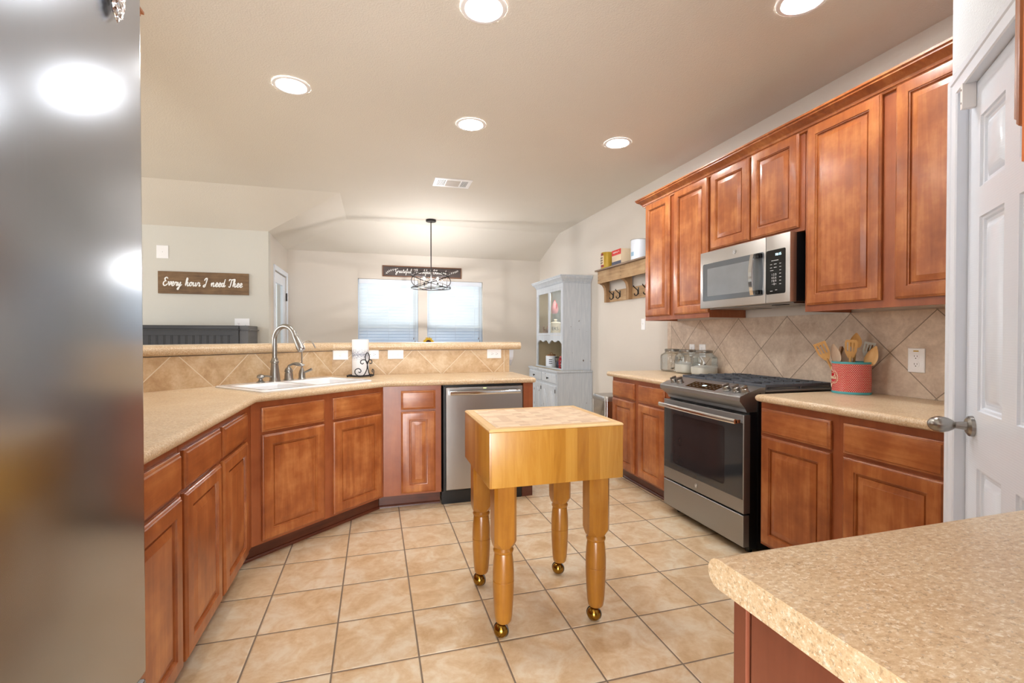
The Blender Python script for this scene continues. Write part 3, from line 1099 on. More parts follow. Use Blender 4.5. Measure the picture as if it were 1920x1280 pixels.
def counter_rect(label, x0, x1, y0, y1, front, ends=()):
    """front: which side carries the bullnose ('-X' or '+Y'); ends: other rounded sides"""
    m = MB()
    ls = []
    for d, z in bullnose(ZB, ZT):
        a0 = x0 + (d if front == '-X' else 0)
        b1 = y1 - (d if (front == '+Y' or '+Y' in ends) else 0)
        b0 = y0 + (d if '-Y' in ends else 0)
        ls.append([(a0, b0, z), (x1, b0, z), (x1, b1, z), (a0, b1, z)])
    m.loops(ls)
    o = m.build('countertop', M['counter'], ang=50)
    return tag(o, label, 'countertop')


counter_rect('beige laminate countertop with three glass jars left of the range', 1.966, 2.611, 2.908, 3.782, '-X')
counter_rect('beige laminate countertop with the red tin right of the range', 1.966, 2.611, 1.183, 2.080, '-X', ('+Y',))
counter_rect('large near beige laminate countertop filling the lower right corner', 0.458, 1.90, -0.078, 0.570, '+Y')

# ------------------------------------------------------------------ sink and its fittings
sk = thing('kitchen_sink', 'white double bowl drop-in sink in the angled counter', 'sink', (A2.x, A2.y, ZT), SANG)


def rr_rect(x0, y0, x1, y1, r, z, n=4):
    out = []
    for cx, cy, a0 in ((x1 - r, y1 - r, 0), (x0 + r, y1 - r, 90), (x0 + r, y0 + r, 180), (x1 - r, y0 + r, 270)):
        for i in range(n + 1):
            a = R(a0 + 90 * i / n)
            out.append((cx + r * math.cos(a), cy + r * math.sin(a), z))
    return out


bowls = [(SX0 + 0.04, 0.425), (0.455, SX1 - 0.04)]
by0, by1 = SY0 + 0.04, SY1 - 0.115
m = MB()
m.loops([rr_rect(SX0, SY0, SX1, SY1, 0.03, 0.0005), rr_rect(SX0, SY0, SX1, SY1, 0.03, 0.007), rr_rect(SX0 + 0.006, SY0 + 0.006, SX1 - 0.006, SY1 - 0.006, 0.028, 0.0115),
         rr_rect(SX0 + 0.022, SY0 + 0.022, SX1 - 0.022, SY1 - 0.022, 0.024, 0.0115)], False, False)
# deck plate with two rectangular openings, built as a grid
gx = [SX0 + 0.03, bowls[0][0], bowls[0][1], bowls[1][0], bowls[1][1], SX1 - 0.03]
gy = [SY0 + 0.03, by0, by1, SY1 - 0.03]
zd = 0.0115
for i in range(5):
    for j in range(3):
        if j == 1 and i in (1, 3): continue
        m.face([m.v((gx[i], gy[j], zd)), m.v((gx[i + 1], gy[j], zd)), m.v((gx[i + 1], gy[j + 1], zd)), m.v((gx[i], gy[j + 1], zd))])
m.face([m.v(p) for p in [(SX0 + 0.022, SY0 + 0.022, zd - 0.0006), (SX1 - 0.022, SY0 + 0.022, zd - 0.0006), (SX1 - 0.022, SY0 + 0.031, zd - 0.0006), (SX0 + 0.022, SY0 + 0.031, zd - 0.0006)]])
m.face([m.v(p) for p in [(SX0 + 0.022, SY1 - 0.031, zd - 0.0006), (SX1 - 0.022, SY1 - 0.031, zd - 0.0006), (SX1 - 0.022, SY1 - 0.022, zd - 0.0006), (SX0 + 0.022, SY1 - 0.022, zd - 0.0006)]])
m.face([m.v(p) for p in [(SX0 + 0.022, SY0 + 0.022, zd - 0.0006), (SX0 + 0.031, SY0 + 0.022, zd - 0.0006), (SX0 + 0.031, SY1 - 0.022, zd - 0.0006), (SX0 + 0.022, SY1 - 0.022, zd - 0.0006)]])
m.face([m.v(p) for p in [(SX1 - 0.031, SY0 + 0.022, zd - 0.0006), (SX1 - 0.022, SY0 + 0.022, zd - 0.0006), (SX1 - 0.022, SY1 - 0.022, zd - 0.0006), (SX1 - 0.031, SY1 - 0.022, zd - 0.0006)]])
m.build('rim', M['porcelain'], sk)
for (b0, b1) in bowls:
    m = MB()
    st = [(0, zd), (0.004, zd - 0.004), (0.008, zd - 0.02), (0.018, -0.15), (0.03, -0.175), (0.055, -0.185)]
    m.loops([[(b0 + i, by0 + i, z), (b1 - i, by0 + i, z), (b1 - i, by1 - i, z), (b0 + i, by1 - i, z)] for i, z in st], False, True)
    bw = m.build('bowl', M['porcelain'], sk, ang=70)
    MB().lathe([(0.042, -0.1845), (0.042, -0.1825), (0.03, -0.1835), (0.001, -0.1835)], ((b0 + b1) / 2, (by0 + by1) / 2, 0), 24).build('drain', M['chrome'], bw)

ZS = 0.0118 + ZT
YB = 0.492


def on_sink(name, label, cat, x, y=YB):
    p = sink_world((x, y, ZS))
    return thing(name, label, cat, p, SANG)


fa = on_sink('kitchen_faucet', 'tall brushed nickel gooseneck faucet at the sink', 'faucet', 0.441)
m = MB()
m.lathe([(0.036, 0), (0.036, 0.004), (0.033, 0.010), (0.031, 0.03), (0.026, 0.08), (0.022, 0.112), (0.021, 0.118), (0.026, 0.124), (0.0265, 0.132), (0.022, 0.140), (0.019, 0.150), (0.0175, 0.156)])
m.build('base', M['nickel'], fa)
path = [(0, 0, 0.150), (0, 0, 0.235)]
for i in range(0, 13):
    a = PI - (PI - R(18)) * i / 12
    path.append((0.0, -0.088 - 0.088 * math.cos(a), 0.272 + 0.092 * math.sin(a)))
path = [(0.2 * -y * 1.0, y, z) for x, y, z in path]
m = MB()
m.tube(spline(path, 3), 0.0155, 16)
m.build('neck', M['nickel'], fa)
e0, e1 = Vector(path[-1]), Vector(path[-1]) + (Vector(path[-1]) - Vector(path[-2])).normalized() * 0.10
e1.z = e0.z - 0.095
e1 += Vector((0.004, -0.012, 0))
m = MB()
dd = (e1 - e0)
m.cyl(e0, e0 + dd * 0.08, 0.017, 0.0185, 20)
m.cyl(e0 + dd * 0.08, e0 + dd * 0.72, 0.0175, 0.024, 20)
m.cyl(e0 + dd * 0.72, e0 + dd * 0.93, 0.0245, 0.0255, 20)
m.cyl(e0 + dd * 0.93, e1, 0.0235, 0.021, 20)
m.build('spray_head', M['nickel'], fa)
fh = on_sink('faucet_handle', 'brushed nickel single lever faucet handle right of the gooseneck', 'faucet handle', 0.541)
m = MB()
m.lathe([(0.032, 0), (0.032, 0.004), (0.028, 0.010), (0.026, 0.045), (0.0225, 0.052), (0.0265, 0.056), (0.0265, 0.063), (0.022, 0.076), (0.015, 0.085), (0.009, 0.089), (0.007, 0.098), (0.001, 0.1)])
m.build('body', M['nickel'], fh)
m = MB()
m.tube(spline([(0, 0, 0.096), (0.012, -0.022, 0.108), (0.026, -0.045, 0.110), (0.046, -0.078, 0.103), (0.056, -0.094, 0.104)], 4), [0.007] * 5 + [0.008, 0.0095, 0.011, 0.012, 0.0125, 0.0125, 0.012, 0.011, 0.009, 0.007, 0.005, 0.003], 12)
m.build('lever', M['nickel'], fh)
sd = on_sink('soap_dispenser', 'low brushed nickel soap dispenser left of the gooseneck', 'soap dispenser', 0.345)
m = MB()
m.lathe([(0.026, 0), (0.026, 0.003), (0.018, 0.008), (0.012, 0.014), (0.011, 0.024), (0.021, 0.029), (0.0235, 0.037), (0.019, 0.047), (0.009, 0.052), (0.001, 0.053)])
m.build('pump', M['nickel'], sd)
MB().tube(spline([(0.012, -0.008, 0.04), (0.025, -0.035, 0.041), (0.034, -0.06, 0.037)], 4), [0.0065] * 5 + [0.006, 0.0055, 0.005, 0.0045], 10).build('nozzle', M['nickel'], sd)
ft = on_sink('filter_tap', 'slim brushed nickel filtered water tap with curved spout', 'faucet', 0.641)
m = MB()
m.lathe([(0.026, 0), (0.026, 0.003), (0.022, 0.008), (0.0215, 0.035), (0.017, 0.055), (0.009, 0.075), (0.006, 0.085)])
m.build('body', M['nickel'], ft)
pp = [(0, 0, 0.08), (0, 0, 0.19)] + [(-0.0, -0.052 + 0.052 * math.cos(a), 0.215 + 0.052 * math.sin(a)) for a in [R(10 + 150 * i / 7) for i in range(8)]]
pp.append((0, -0.112, 0.218))
MB().tube(spline([(0.25 * -y, y, z) for x, y, z in pp], 3), 0.0052, 10).build('spout', M['chrome'], ft)
MB().tube([(0.004, -0.018, 0.045), (0.025, -0.045, 0.06), (0.036, -0.06, 0.069)], [0.006, 0.0085, 0.0095], 10).build('lever', M['nickel'], ft)

# ------------------------------------------------------------------ dishwasher
dw = thing('dishwasher', 'stainless steel dishwasher under the bar counter', 'dishwasher', (0.463, 3.392, 0))
m = MB()
m.box(0.006, 0.03, 0.1, 0.604, 0.55, 0.868)
m.box(0.006, 0.0, 0.10, 0.022, 0.03, 0.862)
m.build('tub', M['black'], dw, smooth=False)
m = MB()
m.box(0.0, 0.045, 0.0, 0.608, 0.07, 0.088)
m.box(0.0, 0.03, 0.07, 0.608, 0.045, 0.098)
m.build('kick_plate', M['black'], dw, smooth=False)
m = MB()
m.rect_loops(0.024, 0.112, 0.604, 0.855, [(0, 0.028), (0, 0.003), (0.003, 0.0)])
dr = m.build('door', M['steel'], dw)
hp = spline([(0.05, -0.034, 0), (0.2, -0.04, 0), (0.31, -0.0415, 0), (0.42, -0.04, 0), (0.575, -0.034, 0)], 4)
m = MB()
m.loops([[(p.x, p.y, 0.80), (p.x, p.y - 0.006, 0.806), (p.x, p.y - 0.006, 0.826), (p.x, p.y, 0.832), (p.x, p.y + 0.008, 0.832), (p.x, p.y + 0.008, 0.80)] for p in hp])
for x in (0.056, 0.555):
    m.box(x, -0.03, 0.806, x + 0.016, 0.0, 0.826)
m.build('handle', M['chrome'], dr, ang=50)
MB().box(0.30, -0.0008, 0.842, 0.322, 0.0, 0.847).build('status_light', M['led_green'], dr, smooth=False)
MB().box(0.12, -0.0006, 0.847, 0.34, 0.0, 0.853).build('control_strip', M['slate_steel'], dr, smooth=False)


# ------------------------------------------------------------------ lettering: a small brush script drawn as strokes
SC = {
    'E': (0.95, [[(.78, 1.62), (.55, 1.95), (.2, 1.75), (.3, 1.2), (.5, 1.08), (.1, .95), (-.02, .4), (.2, .02), (.55, .1), (.9, .5)]]),
    'e': (0.66, [[(-.05, .25), (.3, .5), (.42, .8), (.25, .98), (.03, .6), (.12, .1), (.35, .02), (.66, .35)]]),
    'v': (0.72, [[(-.05, .7), (.1, .92), (.22, .3), (.28, .05), (.55, .6), (.5, .95), (.74, .8)]]),
    'r': (0.68, [[(-.05, .35), (.16, .95), (.18, .75), (.46, .85), (.4, .2), (.5, .02), (.7, .35)]]),
    'y': (0.8, [[(-.02, .9), (.06, .3), (.24, .08), (.5, .9), (.42, .1), (.22, -.75), (.02, -.85), (.08, -.5), (.82, .35)]]),
    'h': (0.86, [[(-.05, .3), (.3, 1.4), (.3, 1.9), (.14, 1.7), (.04, .02)], [(.04, .1), (.3, .85), (.48, .8), (.42, .2), (.55, .02), (.88, .38)]]),
    'o': (0.7, [[(.42, .92), (.12, .85), (.0, .4), (.18, .02), (.44, .3), (.44, .85), (.34, .9), (.5, .7), (.74, .78)]]),
    'u': (0.92, [[(-.05, .6), (.06, .92), (.06, .25), (.22, .03), (.5, .4), (.56, .92), (.54, .2), (.66, .02), (.94, .38)]]),
    'n': (0.9, [[(-.05, .4), (.1, .92), (.06, .02)], [(.08, .3), (.34, .9), (.5, .75), (.46, .18), (.58, .02), (.92, .38)]]),
    'd': (0.86, [[(.44, .85), (.14, .86), (.0, .38), (.16, .02), (.42, .35), (.66, 1.9)], [(.6, 1.4), (.46, .2), (.58, .02), (.88, .38)]]),
    'I': (0.8, [[(.0, 1.35), (.12, 1.8), (.5, 1.92), (.42, 1.0), (.28, .1), (.02, -.15), (-.08, .2), (.4, .55)]]),
    'T': (0.85, [[(-.1, 1.45), (.05, 1.85), (.5, 1.75), (1.0, 1.95)], [(.5, 1.78), (.36, .8), (.3, .1), (.1, -.02), (.0, .2)]]),
    't': (0.6, [[(-.05, .3), (.32, 1.6), (.18, .2), (.3, .02), (.62, .38)], [(.0, 1.1), (.5, 1.15)]]),
    'a': (0.86, [[(.44, .88), (.14, .86), (.0, .38), (.16, .02), (.42, .35), (.5, .9), (.46, .2), (.58, .02), (.88, .38)]]),
    'f': (0.58, [[(-.05, .3), (.36, 1.4), (.34, 1.92), (.2, 1.5), (.1, -.7), (.02, -.85), (.06, -.3), (.3, .15), (.6, .38)]]),
    'l': (0.52, [[(-.05, .3), (.3, 1.4), (.28, 1.9), (.14, 1.6), (.12, .2), (.26, .02), (.54, .38)]]),
    's': (0.62, [[(-.05, .3), (.26, .98), (.42, .4), (.26, .02), (.02, .1)], [(.26, .02), (.64, .38)]]),
    'i': (0.46, [[(-.05, .35), (.12, .92), (.1, .2), (.22, .02), (.48, .38)], [(.2, 1.3), (.22, 1.36)]]),
    'G': (0.95, [[(.74, 1.55), (.5, 1.95), (.05, 1.4), (.08, .5), (.4, .25), (.72, .8), (.74, 1.0), (.66, .2), (.4, -.75), (.1, -.6), (.3, -.1), (.98, .4)]]),
    'B': (0.95, [[(.2, 1.8), (.1, .05)], [(-.1, 1.6), (.3, 1.95), (.66, 1.6), (.3, 1.05), (.75, .7), (.5, .05), (.1, .1)]]),
    'b': (0.72, [[(-.05, .3), (.3, 1.4), (.26, 1.9), (.12, 1.5), (.08, .2), (.26, .02), (.46, .5), (.3, .85), (.74, .75)]]),
    'k': (0.76, [[(-.05, .3), (.3, 1.4), (.28, 1.9), (.12, 1.6), (.04, .02)], [(.06, .3), (.34, .92), (.36, .6), (.1, .5), (.4, .05), (.78, .38)]]),
    'U': (1.0, [[(-.05, 1.5), (.12, 1.9), (.08, .7), (.3, .03), (.65, .5), (.78, 1.85), (.7, .3), (.82, .02), (1.02, .38)]]),
}


def script_strokes(text, gap=0.75):
    out, x = [], 0.0
    for ch in text:
        if ch == ' ':
            x += gap
            continue
        adv, st = SC[ch]
        for s_ in st:
            out.append([(x + a, b_) for a, b_ in s_])
        x += adv
    return out, x


def script_on_plane(m, text, x0, x1, zbase, xh, y, r, flat=0.35, gap=0.75, slope=0.0):
    st, w = script_strokes(text, gap)
    k = (x1 - x0) / w
    for s_ in st:
        pts = spline([(x0 + a * k + 0.22 * b_ * xh * 0.6, y, zbase + b_ * xh + slope * a) for a, b_ in s_], 5)
        n = len(pts)
        rs = [r * (0.75 + 0.45 * abs(math.sin(3.1 * i / max(1, n - 1) * 2))) for i in range(n)]
        m.tube(pts, rs, 6, flat=flat, up=(0, 1, 0))


def text_mesh(body, size, name, mat, parent=None, depth=0.0006):
    """upright lettering in the xz plane, centred, facing -y"""
    cu = bpy.data.curves.new(name, 'FONT')
    cu.body = body
    cu.size = size
    cu.align_x = 'CENTER'
    cu.align_y = 'CENTER'
    cu.extrude = depth
    tmp = bpy.data.objects.new('tmp', cu)
    COL.objects.link(tmp)
    bpy.context.view_layer.update()
    me = bpy.data.meshes.new_from_object(tmp.evaluated_get(bpy.context.evaluated_depsgraph_get()))
    bpy.data.objects.remove(tmp)
    me.transform(Matrix.Rotation(R(90), 4, 'X'))
    me.materials.clear()
    me.materials.append(mat)
    me.name = name
    o = bpy.data.objects.new(name, me)
    COL.objects.link(o)
    if parent: o.parent = parent
    return o


def round_logo(name, x, y, z, r, parent):
    """round badge: disc, rim and a flowing monogram"""
    m = MB()
    m.cyl((x, y, z), (x, y - 0.002, z), r, None, 28)
    o = m.build(name, M['nickel'], parent)
    m = MB()
    ring = [(x + r * 0.86 * math.cos(a), y - 0.0022, z + r * 0.86 * math.sin(a)) for a in [2 * PI * i / 28 for i in range(28)]]
    m.tube(ring, r * 0.05, 5, closed=True)
    for s_ in ([(-.45, .1), (-.3, .5), (-.05, .3), (-.35, -.3), (-.5, .0), (-.1, .05), (-.05, -.45), (-.35, -.5)],
               [(.5, .35), (.3, .52), (.12, .25), (.3, .02), (.05, -.2), (.2, -.5), (.5, -.3)]):
        m.tube(spline([(x + a * r, y - 0.0022, z + b_ * r) for a, b_ in s_], 4), r * 0.06, 5)
    m.build('monogram', M['white_plastic'], o)
    return o


# ------------------------------------------------------------------ range
# local frame: x from far end to near end, y into the wall, origin at the door face
rg = thing('gas_range', 'slide-in stainless gas range with black grates', 'stove', (1.955, 2.902, 0), R(-90))
RW = 0.757
m = MB()
m.box(0.012, 0.048, 0.03, RW - 0.012, 0.62, 0.80)
m.box(0.004, 0.10, 0.03, RW - 0.004, 0.62, 0.9105)
for x in (0.06, RW - 0.06):
    for y in (0.09, 0.57):
        m.cyl((x, y, 0), (x, y, 0.03), 0.018, None, 12)
m.build('body', M['black'], rg, smooth=False)
m = MB()
m.rect_loops(0.004, 0.238, RW - 0.004, 0.787, [(0, 0.045), (0, 0.003), (0.003, 0)], True, False)
m.rect_loops(0.004, 0.238, RW - 0.004, 0.787, [(0.003, 0), (0.0031, 0)], False, False)
x0, x1, z0, z1 = 0.007, RW - 0.007, 0.241, 0.784
# face: steel below 0.314 and above 0.745, glass between (separate part)
for a, c in ((z0, 0.316), (0.742, z1)):
    m.face([m.v((x0, 0, a)), m.v((x1, 0, a)), m.v((x1, 0, c)), m.v((x0, 0, c))])
for a, c in ((x0, x0 + 0.002), (x1 - 0.002, x1)):
    m.face([m.v((a, 0, 0.316)), m.v((c, 0, 0.316)), m.v((c, 0, 0.742)), m.v((a, 0, 0.742))])
od = m.build('oven_door', M['slate_steel'], rg, smooth=False)
MB().box(x0 + 0.002, -0.0012, 0.316, x1 - 0.002, 0.004, 0.742).build('oven_glass', M['dark_glass'], od, smooth=False)
m = MB()
m.loops([rr_rect(0.115, 0.375, RW - 0.155, 0.70, 0.02, 0)], False, False)
m = MB()
m.loops([[(x, -0.0016, z) for x, z, _ in rr_rect(0.11, 0.36, RW - 0.15, 0.70, 0.02, 0)], [(x, -0.0014, z) for x, z, _ in rr_rect(0.116, 0.366, RW - 0.156, 0.694, 0.018, 0)]], False, True)
m.build('oven_window', plain('inner_oven_window', C(46, 43, 46), 0.08), od, smooth=False)
m = MB()
for x in (0.09, 0.21, 0.33, 0.45, 0.57):
    m.box(x, 0.012, 0.7868, x + 0.09, 0.03, 0.7882)
m.build('vent_slot', M['black'], od, smooth=False)
hz = 0.752
m = MB()
sec = [(-0.050, -0.012), (-0.054, -0.004), (-0.054, 0.008), (-0.048, 0.015), (-0.036, 0.013), (-0.034, -0.010)]
m.loops([[(x, y - 0.006 * (1 - ((x - RW / 2) / (RW / 2)) ** 2), hz + z) for y, z in sec] for x in [0.014 + (RW - 0.03) * i / 12 for i in range(13)]])
for x in (0.014, RW - 0.034):
    m.box(x, -0.045, hz - 0.010, x + 0.018, 0.0, hz + 0.010, 0.002)
m.build('handle', M['chrome'], od, ang=50)
round_logo('badge', 0.355, -0.0002, 0.276, 0.0135, od)
m = MB()
m.rect_loops(0.004, 0.052, RW - 0.004, 0.228, [(0, 0.04), (0, 0.003), (0.003, 0)])
m.build('storage_drawer', M['slate_steel'], rg, smooth=False)
# control panel: sloped top, lip and slanted underside
m = MB()
prf = [(0.145, 0.80), (0.145, 0.937), (0.10, 0.933), (-0.026, 0.892), (-0.030, 0.886), (-0.030, 0.866), (-0.026, 0.861), (0.022, 0.818), (0.03, 0.80)]
m.prism(prf, 'X', 0.0005, RW - 0.0005)
for v in m.bm.verts:
    # chamfered lower side corners
    if v.co.z < 0.85:
        v.co.x += 0.014 if v.co.x < RW / 2 else -0.014
cp = m.build('control_panel', M['slate_steel'], rg, ang=20)
sl = math.atan2(0.041, 0.126)
pm = Matrix.Translation((0, -0.026, 0.892)) @ Matrix.Rotation(sl, 4, 'X')


def on_panel(name, mat, build_fn):
    m_ = MB()
    m_.M = pm
    build_fn(m_)
    return m_.build(name, mat, cp)


on_panel('display_panel', M['black_gloss'], lambda q: q.box(0.245, 0.022, 0.0002, 0.525, 0.108, 0.0012))


for x in (0.265, 0.30, 0.335, 0.42, 0.455, 0.49):
    for y in (0.038, 0.062, 0.088):
        on_panel('touch_key', M['zinc'], lambda q: q.box(x, y, 0.0012, x + 0.018, y + 0.006, 0.0016))
on_panel('display', M['led_blue'], lambda q: q.box(0.368, 0.058, 0.0012, 0.398, 0.074, 0.0018))
for kx in (0.085, 0.152, 0.592, 0.668, 0.742 - 0.003):
    kx = min(kx, 0.733)
    k = MB()
    k.M = pm @ Matrix.Translation((kx, 0.055, 0.0))
    k.lathe([(0.0245, 0.0005), (0.0245, 0.004), (0.021, 0.006), (0.0205, 0.024), (0.017, 0.027), (0.001, 0.027)], (0, 0, 0), 24)
    k.box(-0.006, -0.022, 0.024, 0.006, 0.022, 0.040, 0.003)
    k.build('knob', M['nickel'], rg)
# cooktop
m = MB()
m.box(0.0, 0.1455, 0.911, RW, 0.645, 0.921, 0.002)
ctp = m.build('cooktop', M['slate_steel'], rg)
m = MB()
m.box(0.02, 0.16, 0.9212, RW - 0.02, 0.63, 0.923)
m.build('burner_tray', M['black'], rg, smooth=False)
for x, y, r_ in ((0.14, 0.27, 0.04), (0.14, 0.52, 0.034), (0.378, 0.395, 0.045), (0.617, 0.27, 0.046), (0.617, 0.52, 0.032)):
    MB().lathe([(r_ * 1.15, 0), (r_ * 1.1, 0.006), (r_, 0.007), (r_, 0.013), (r_ * 0.9, 0.015), (0.001, 0.015)], (x, y, 0.9232), 24).build('burner_cap', M['black'], rg)
for gx0, gx1 in ((0.006, 0.250), (0.254, 0.503), (0.507, 0.751)):
    m = MB()
    y0, y1, z0, z1 = 0.150, 0.640, 0.935, 0.951
    bw = 0.011
    m.box(gx0, y0, z0 - 0.004, gx1, y0 + bw, z1, 0.002)
    m.box(gx0, y1 - bw, z0, gx1, y1, z1, 0.002)
    m.box(gx0, y0 + bw, z0, gx0 + bw, y1 - bw, z1, 0.002)
    m.box(gx1 - bw, y0 + bw, z0, gx1, y1 - bw, z1, 0.002)
    for i in range(1, 7):
        yy = y0 + (y1 - y0) * i / 7
        m.box(gx0 + bw, yy - 0.004, z0 + 0.004, gx0 + 0.095, yy + 0.004, z1 + 0.004, 0.001)
        m.box(gx1 - 0.095, yy - 0.004, z0 + 0.004, gx1 - bw, yy + 0.004, z1 + 0.004, 0.001)
    m.box((gx0 + gx1) / 2 - 0.004, y0 + bw, z0 + 0.004, (gx0 + gx1) / 2 + 0.004, y0 + 0.15, z1 + 0.003)
    m.box((gx0 + gx1) / 2 - 0.004, y1 - 0.15, z0 + 0.004, (gx0 + gx1) / 2 + 0.004, y1 - bw, z1 + 0.003)
    for x in (gx0, gx1 - bw):
        for y in (y0, (y0 + y1) / 2, y1 - bw):
            m.box(x, y, 0.9212 if y < y0 + 0.01 else 0.9232, x + bw, y + bw, z0)
    m.build('grate', M['iron'], rg, smooth=False)

# ------------------------------------------------------------------ microwave
mw = thing('microwave', 'stainless over-the-range microwave under the short wall cabinet', 'microwave', (2.22, 2.857, 1.418), R(-90))
MWW, MWH = 0.755, 0.390
m = MB()
m.box(0.004, 0.05, 0.004, MWW - 0.004, 0.375, MWH)
m.build('body', M['black'], mw, smooth=False)
DWX = 0.585
m = MB()
m.box(0.0, 0.0, 0.0, DWX - 0.0015, 0.048, MWH, 0.003)
md = m.build('door', M['steel_micro'], mw)
m = MB()
m.loops([[(x, -0.0012, z) for x, z, _ in rr_rect(0.028, 0.052, DWX - 0.016, 0.306, 0.012, 0)], [(x, -0.0004, z) for x, z, _ in rr_rect(0.026, 0.05, DWX - 0.014, 0.308, 0.012, 0)]], True, False)
m.build('window', M['micro_glass'], md, smooth=False)
m = MB()
m.loops([[(x, -0.0018, z) for x, z, _ in rr_rect(0.075, 0.082, DWX - 0.12, 0.272, 0.006, 0)], [(x, -0.0014, z) for x, z, _ in rr_rect(0.078, 0.085, DWX - 0.123, 0.269, 0.006, 0)]], False, True)
m.build('window_mesh', plain('grey_window_mesh', C(128, 132, 136), 0.12, coat=0.6), md, smooth=False)
m = MB()
zz = [0.055 + (0.30 - 0.055) * i / 12 for i in range(13)]
m.loops([[(0.502, y, z), (0.528, y, z), (0.528, y + 0.012, z), (0.502, y + 0.012, z)] for z, y in [(z, -0.036 - 0.016 * math.sin(PI * (z - 0.055) / 0.245)) for z in zz]])
hd = m.build('handle', M['chrome'], md, ang=40)
for z in (0.056, 0.274):
    MB().box(0.506, -0.030, z, 0.56, -0.0013, z + 0.026, 0.002).build('handle_post', M['black_gloss'], md)
round_logo('badge', 0.33, 0.0, 0.349, 0.0145, md)
m = MB()
m.box(DWX + 0.0015, 0.0, 0.0, MWW, 0.048, MWH, 0.003)
mc = m.build('control_section', M['steel_micro'], mw)
m = MB()
m.loops([[(x, -0.0012, z) for x, z, _ in rr_rect(DWX + 0.004, 0.052, MWW - 0.030, 0.306, 0.010, 0)], [(x, -0.0002, z) for x, z, _ in rr_rect(DWX + 0.003, 0.051, MWW - 0.029, 0.307, 0.010, 0)]], True, False)
kp = m.build('key_panel', M['black_gloss'], mc, smooth=False)
o = text_mesh('10:15', 0.020, 'clock_digits', M['led_blue'], mc)
o.location = (0.675, -0.0014, 0.277)
o = text_mesh('1  2  3\n4  5  6\n7  8  9\n \u2022  0  \u2022', 0.0125, 'key_digits', M['white_plastic'], mc)
o.location = (0.646, -0.0016, 0.135)
o.scale = (1, 1, 1.45)
m = MB()
for (x, z, w_) in ((0.652, 0.243, 0.05), (0.625, 0.222, 0.014), (0.655, 0.222, 0.018), (0.69, 0.222, 0.012), (0.625, 0.203, 0.014), (0.655, 0.203, 0.02), (0.69, 0.203, 0.012),
                   (0.69, 0.184, 0.012), (0.69, 0.165, 0.012), (0.69, 0.145, 0.014), (0.69, 0.125, 0.013), (0.69, 0.105, 0.013), (0.63, 0.187, 0.024), (0.628, 0.068, 0.018), (0.662, 0.072, 0.014)):
    MB().box(x - w_ / 2, -0.0016, z, x + w_ / 2, -0.0011, z + 0.0022).build('key_marking', M['white_plastic'], mc, smooth=False)
m = MB()
m.box(0.03, 0.06, -0.006, MWW - 0.03, 0.36, 0.0038)
mv = m.build('bottom_plate', M['nickel'], mw, smooth=False)
for x in (0.13, 0.46):
    MB().box(x, 0.20, -0.009, x + 0.17, 0.33, -0.0062).build('grease_filter', M['zinc'], mw, smooth=False)
MB().box(0.56, 0.07, -0.010, 0.64, 0.12, -0.0062).build('latch', M['black'], mw, smooth=False)

# ------------------------------------------------------------------ refrigerator (front faces +X)
fr = thing('refrigerator', 'tall brushed stainless refrigerator filling the left edge', 'refrigerator', (-0.345, -0.04, 0), R(90))
FW = 0.905
m = MB()
m.box(0.0, 0.075, 0.02, FW, 0.86, 1.775)
m.box(0.03, 0.03, 0.0, FW - 0.03, 0.8, 0.02)
m.build('body', M['charcoal'], fr, smooth=False)
for nm, x0, x1, z0, z1 in (('left_door', 0.0, FW / 2 - 0.003, 0.70, 1.78), ('right_door', FW / 2 + 0.003, FW, 0.70, 1.78), ('freezer_drawer', 0.0, FW, 0.05, 0.692)):
    MB().box(x0, 0.0, z0, x1, 0.072, z1, 0.006, 3).build(nm, M['steel_fridge'], fr, ang=50)
for x in (FW / 2 - 0.03, FW / 2 + 0.03):
    m = MB()
    m.tube(spline([(x, 0.0, 0.80), (x, -0.05, 0.83), (x, -0.058, 1.0), (x, -0.058, 1.35), (x, -0.05, 1.57), (x, 0.0, 1.60)], 5), 0.011, 12)
    m.build('door_handle', M['nickel'], fr)
# ornament hanging on the door
om = thing('hanging_ornament', 'shiny hammered silver ornament hanging at the top of the refrigerator', 'ornament', (-0.345, 0.789, 1.643), R(90))
m = MB()
pr_ = [(0.0, 0.0), (0.012, 0.012), (0.017, 0.03), (0.019, 0.055), (0.016, 0.085), (0.008, 0.105)]
ls = []
for w_, z in pr_:
    ls.append([(max(w_, 0.0008) * math.cos(a) - 0.1 * (0.1 - z), -0.006 + max(w_, 0.0008) * 0.28 * math.sin(a), 0.012 + z) for a in [2 * PI * i / 16 for i in range(16)]])
m.loops(ls)
t = NT('hammered_silver')
v = t.n('ShaderNodeTexVoronoi')
t.link(t.coord(), v.inputs['Vector'])
v.inputs['Scale'].default_value = 150
t.set(color=C(226, 226, 230), metal=1.0, rough=0.12)
t.bump(v.outputs['Distance'], 0.9, 0.004)
m.build('pendant', t.m, om)
MB().tube([(0.0, -0.004, 0.112), (0.004, -0.003, 0.118), (0.0, -0.0015, 0.119)], 0.0015, 6).build('hook', M['nickel'], om)

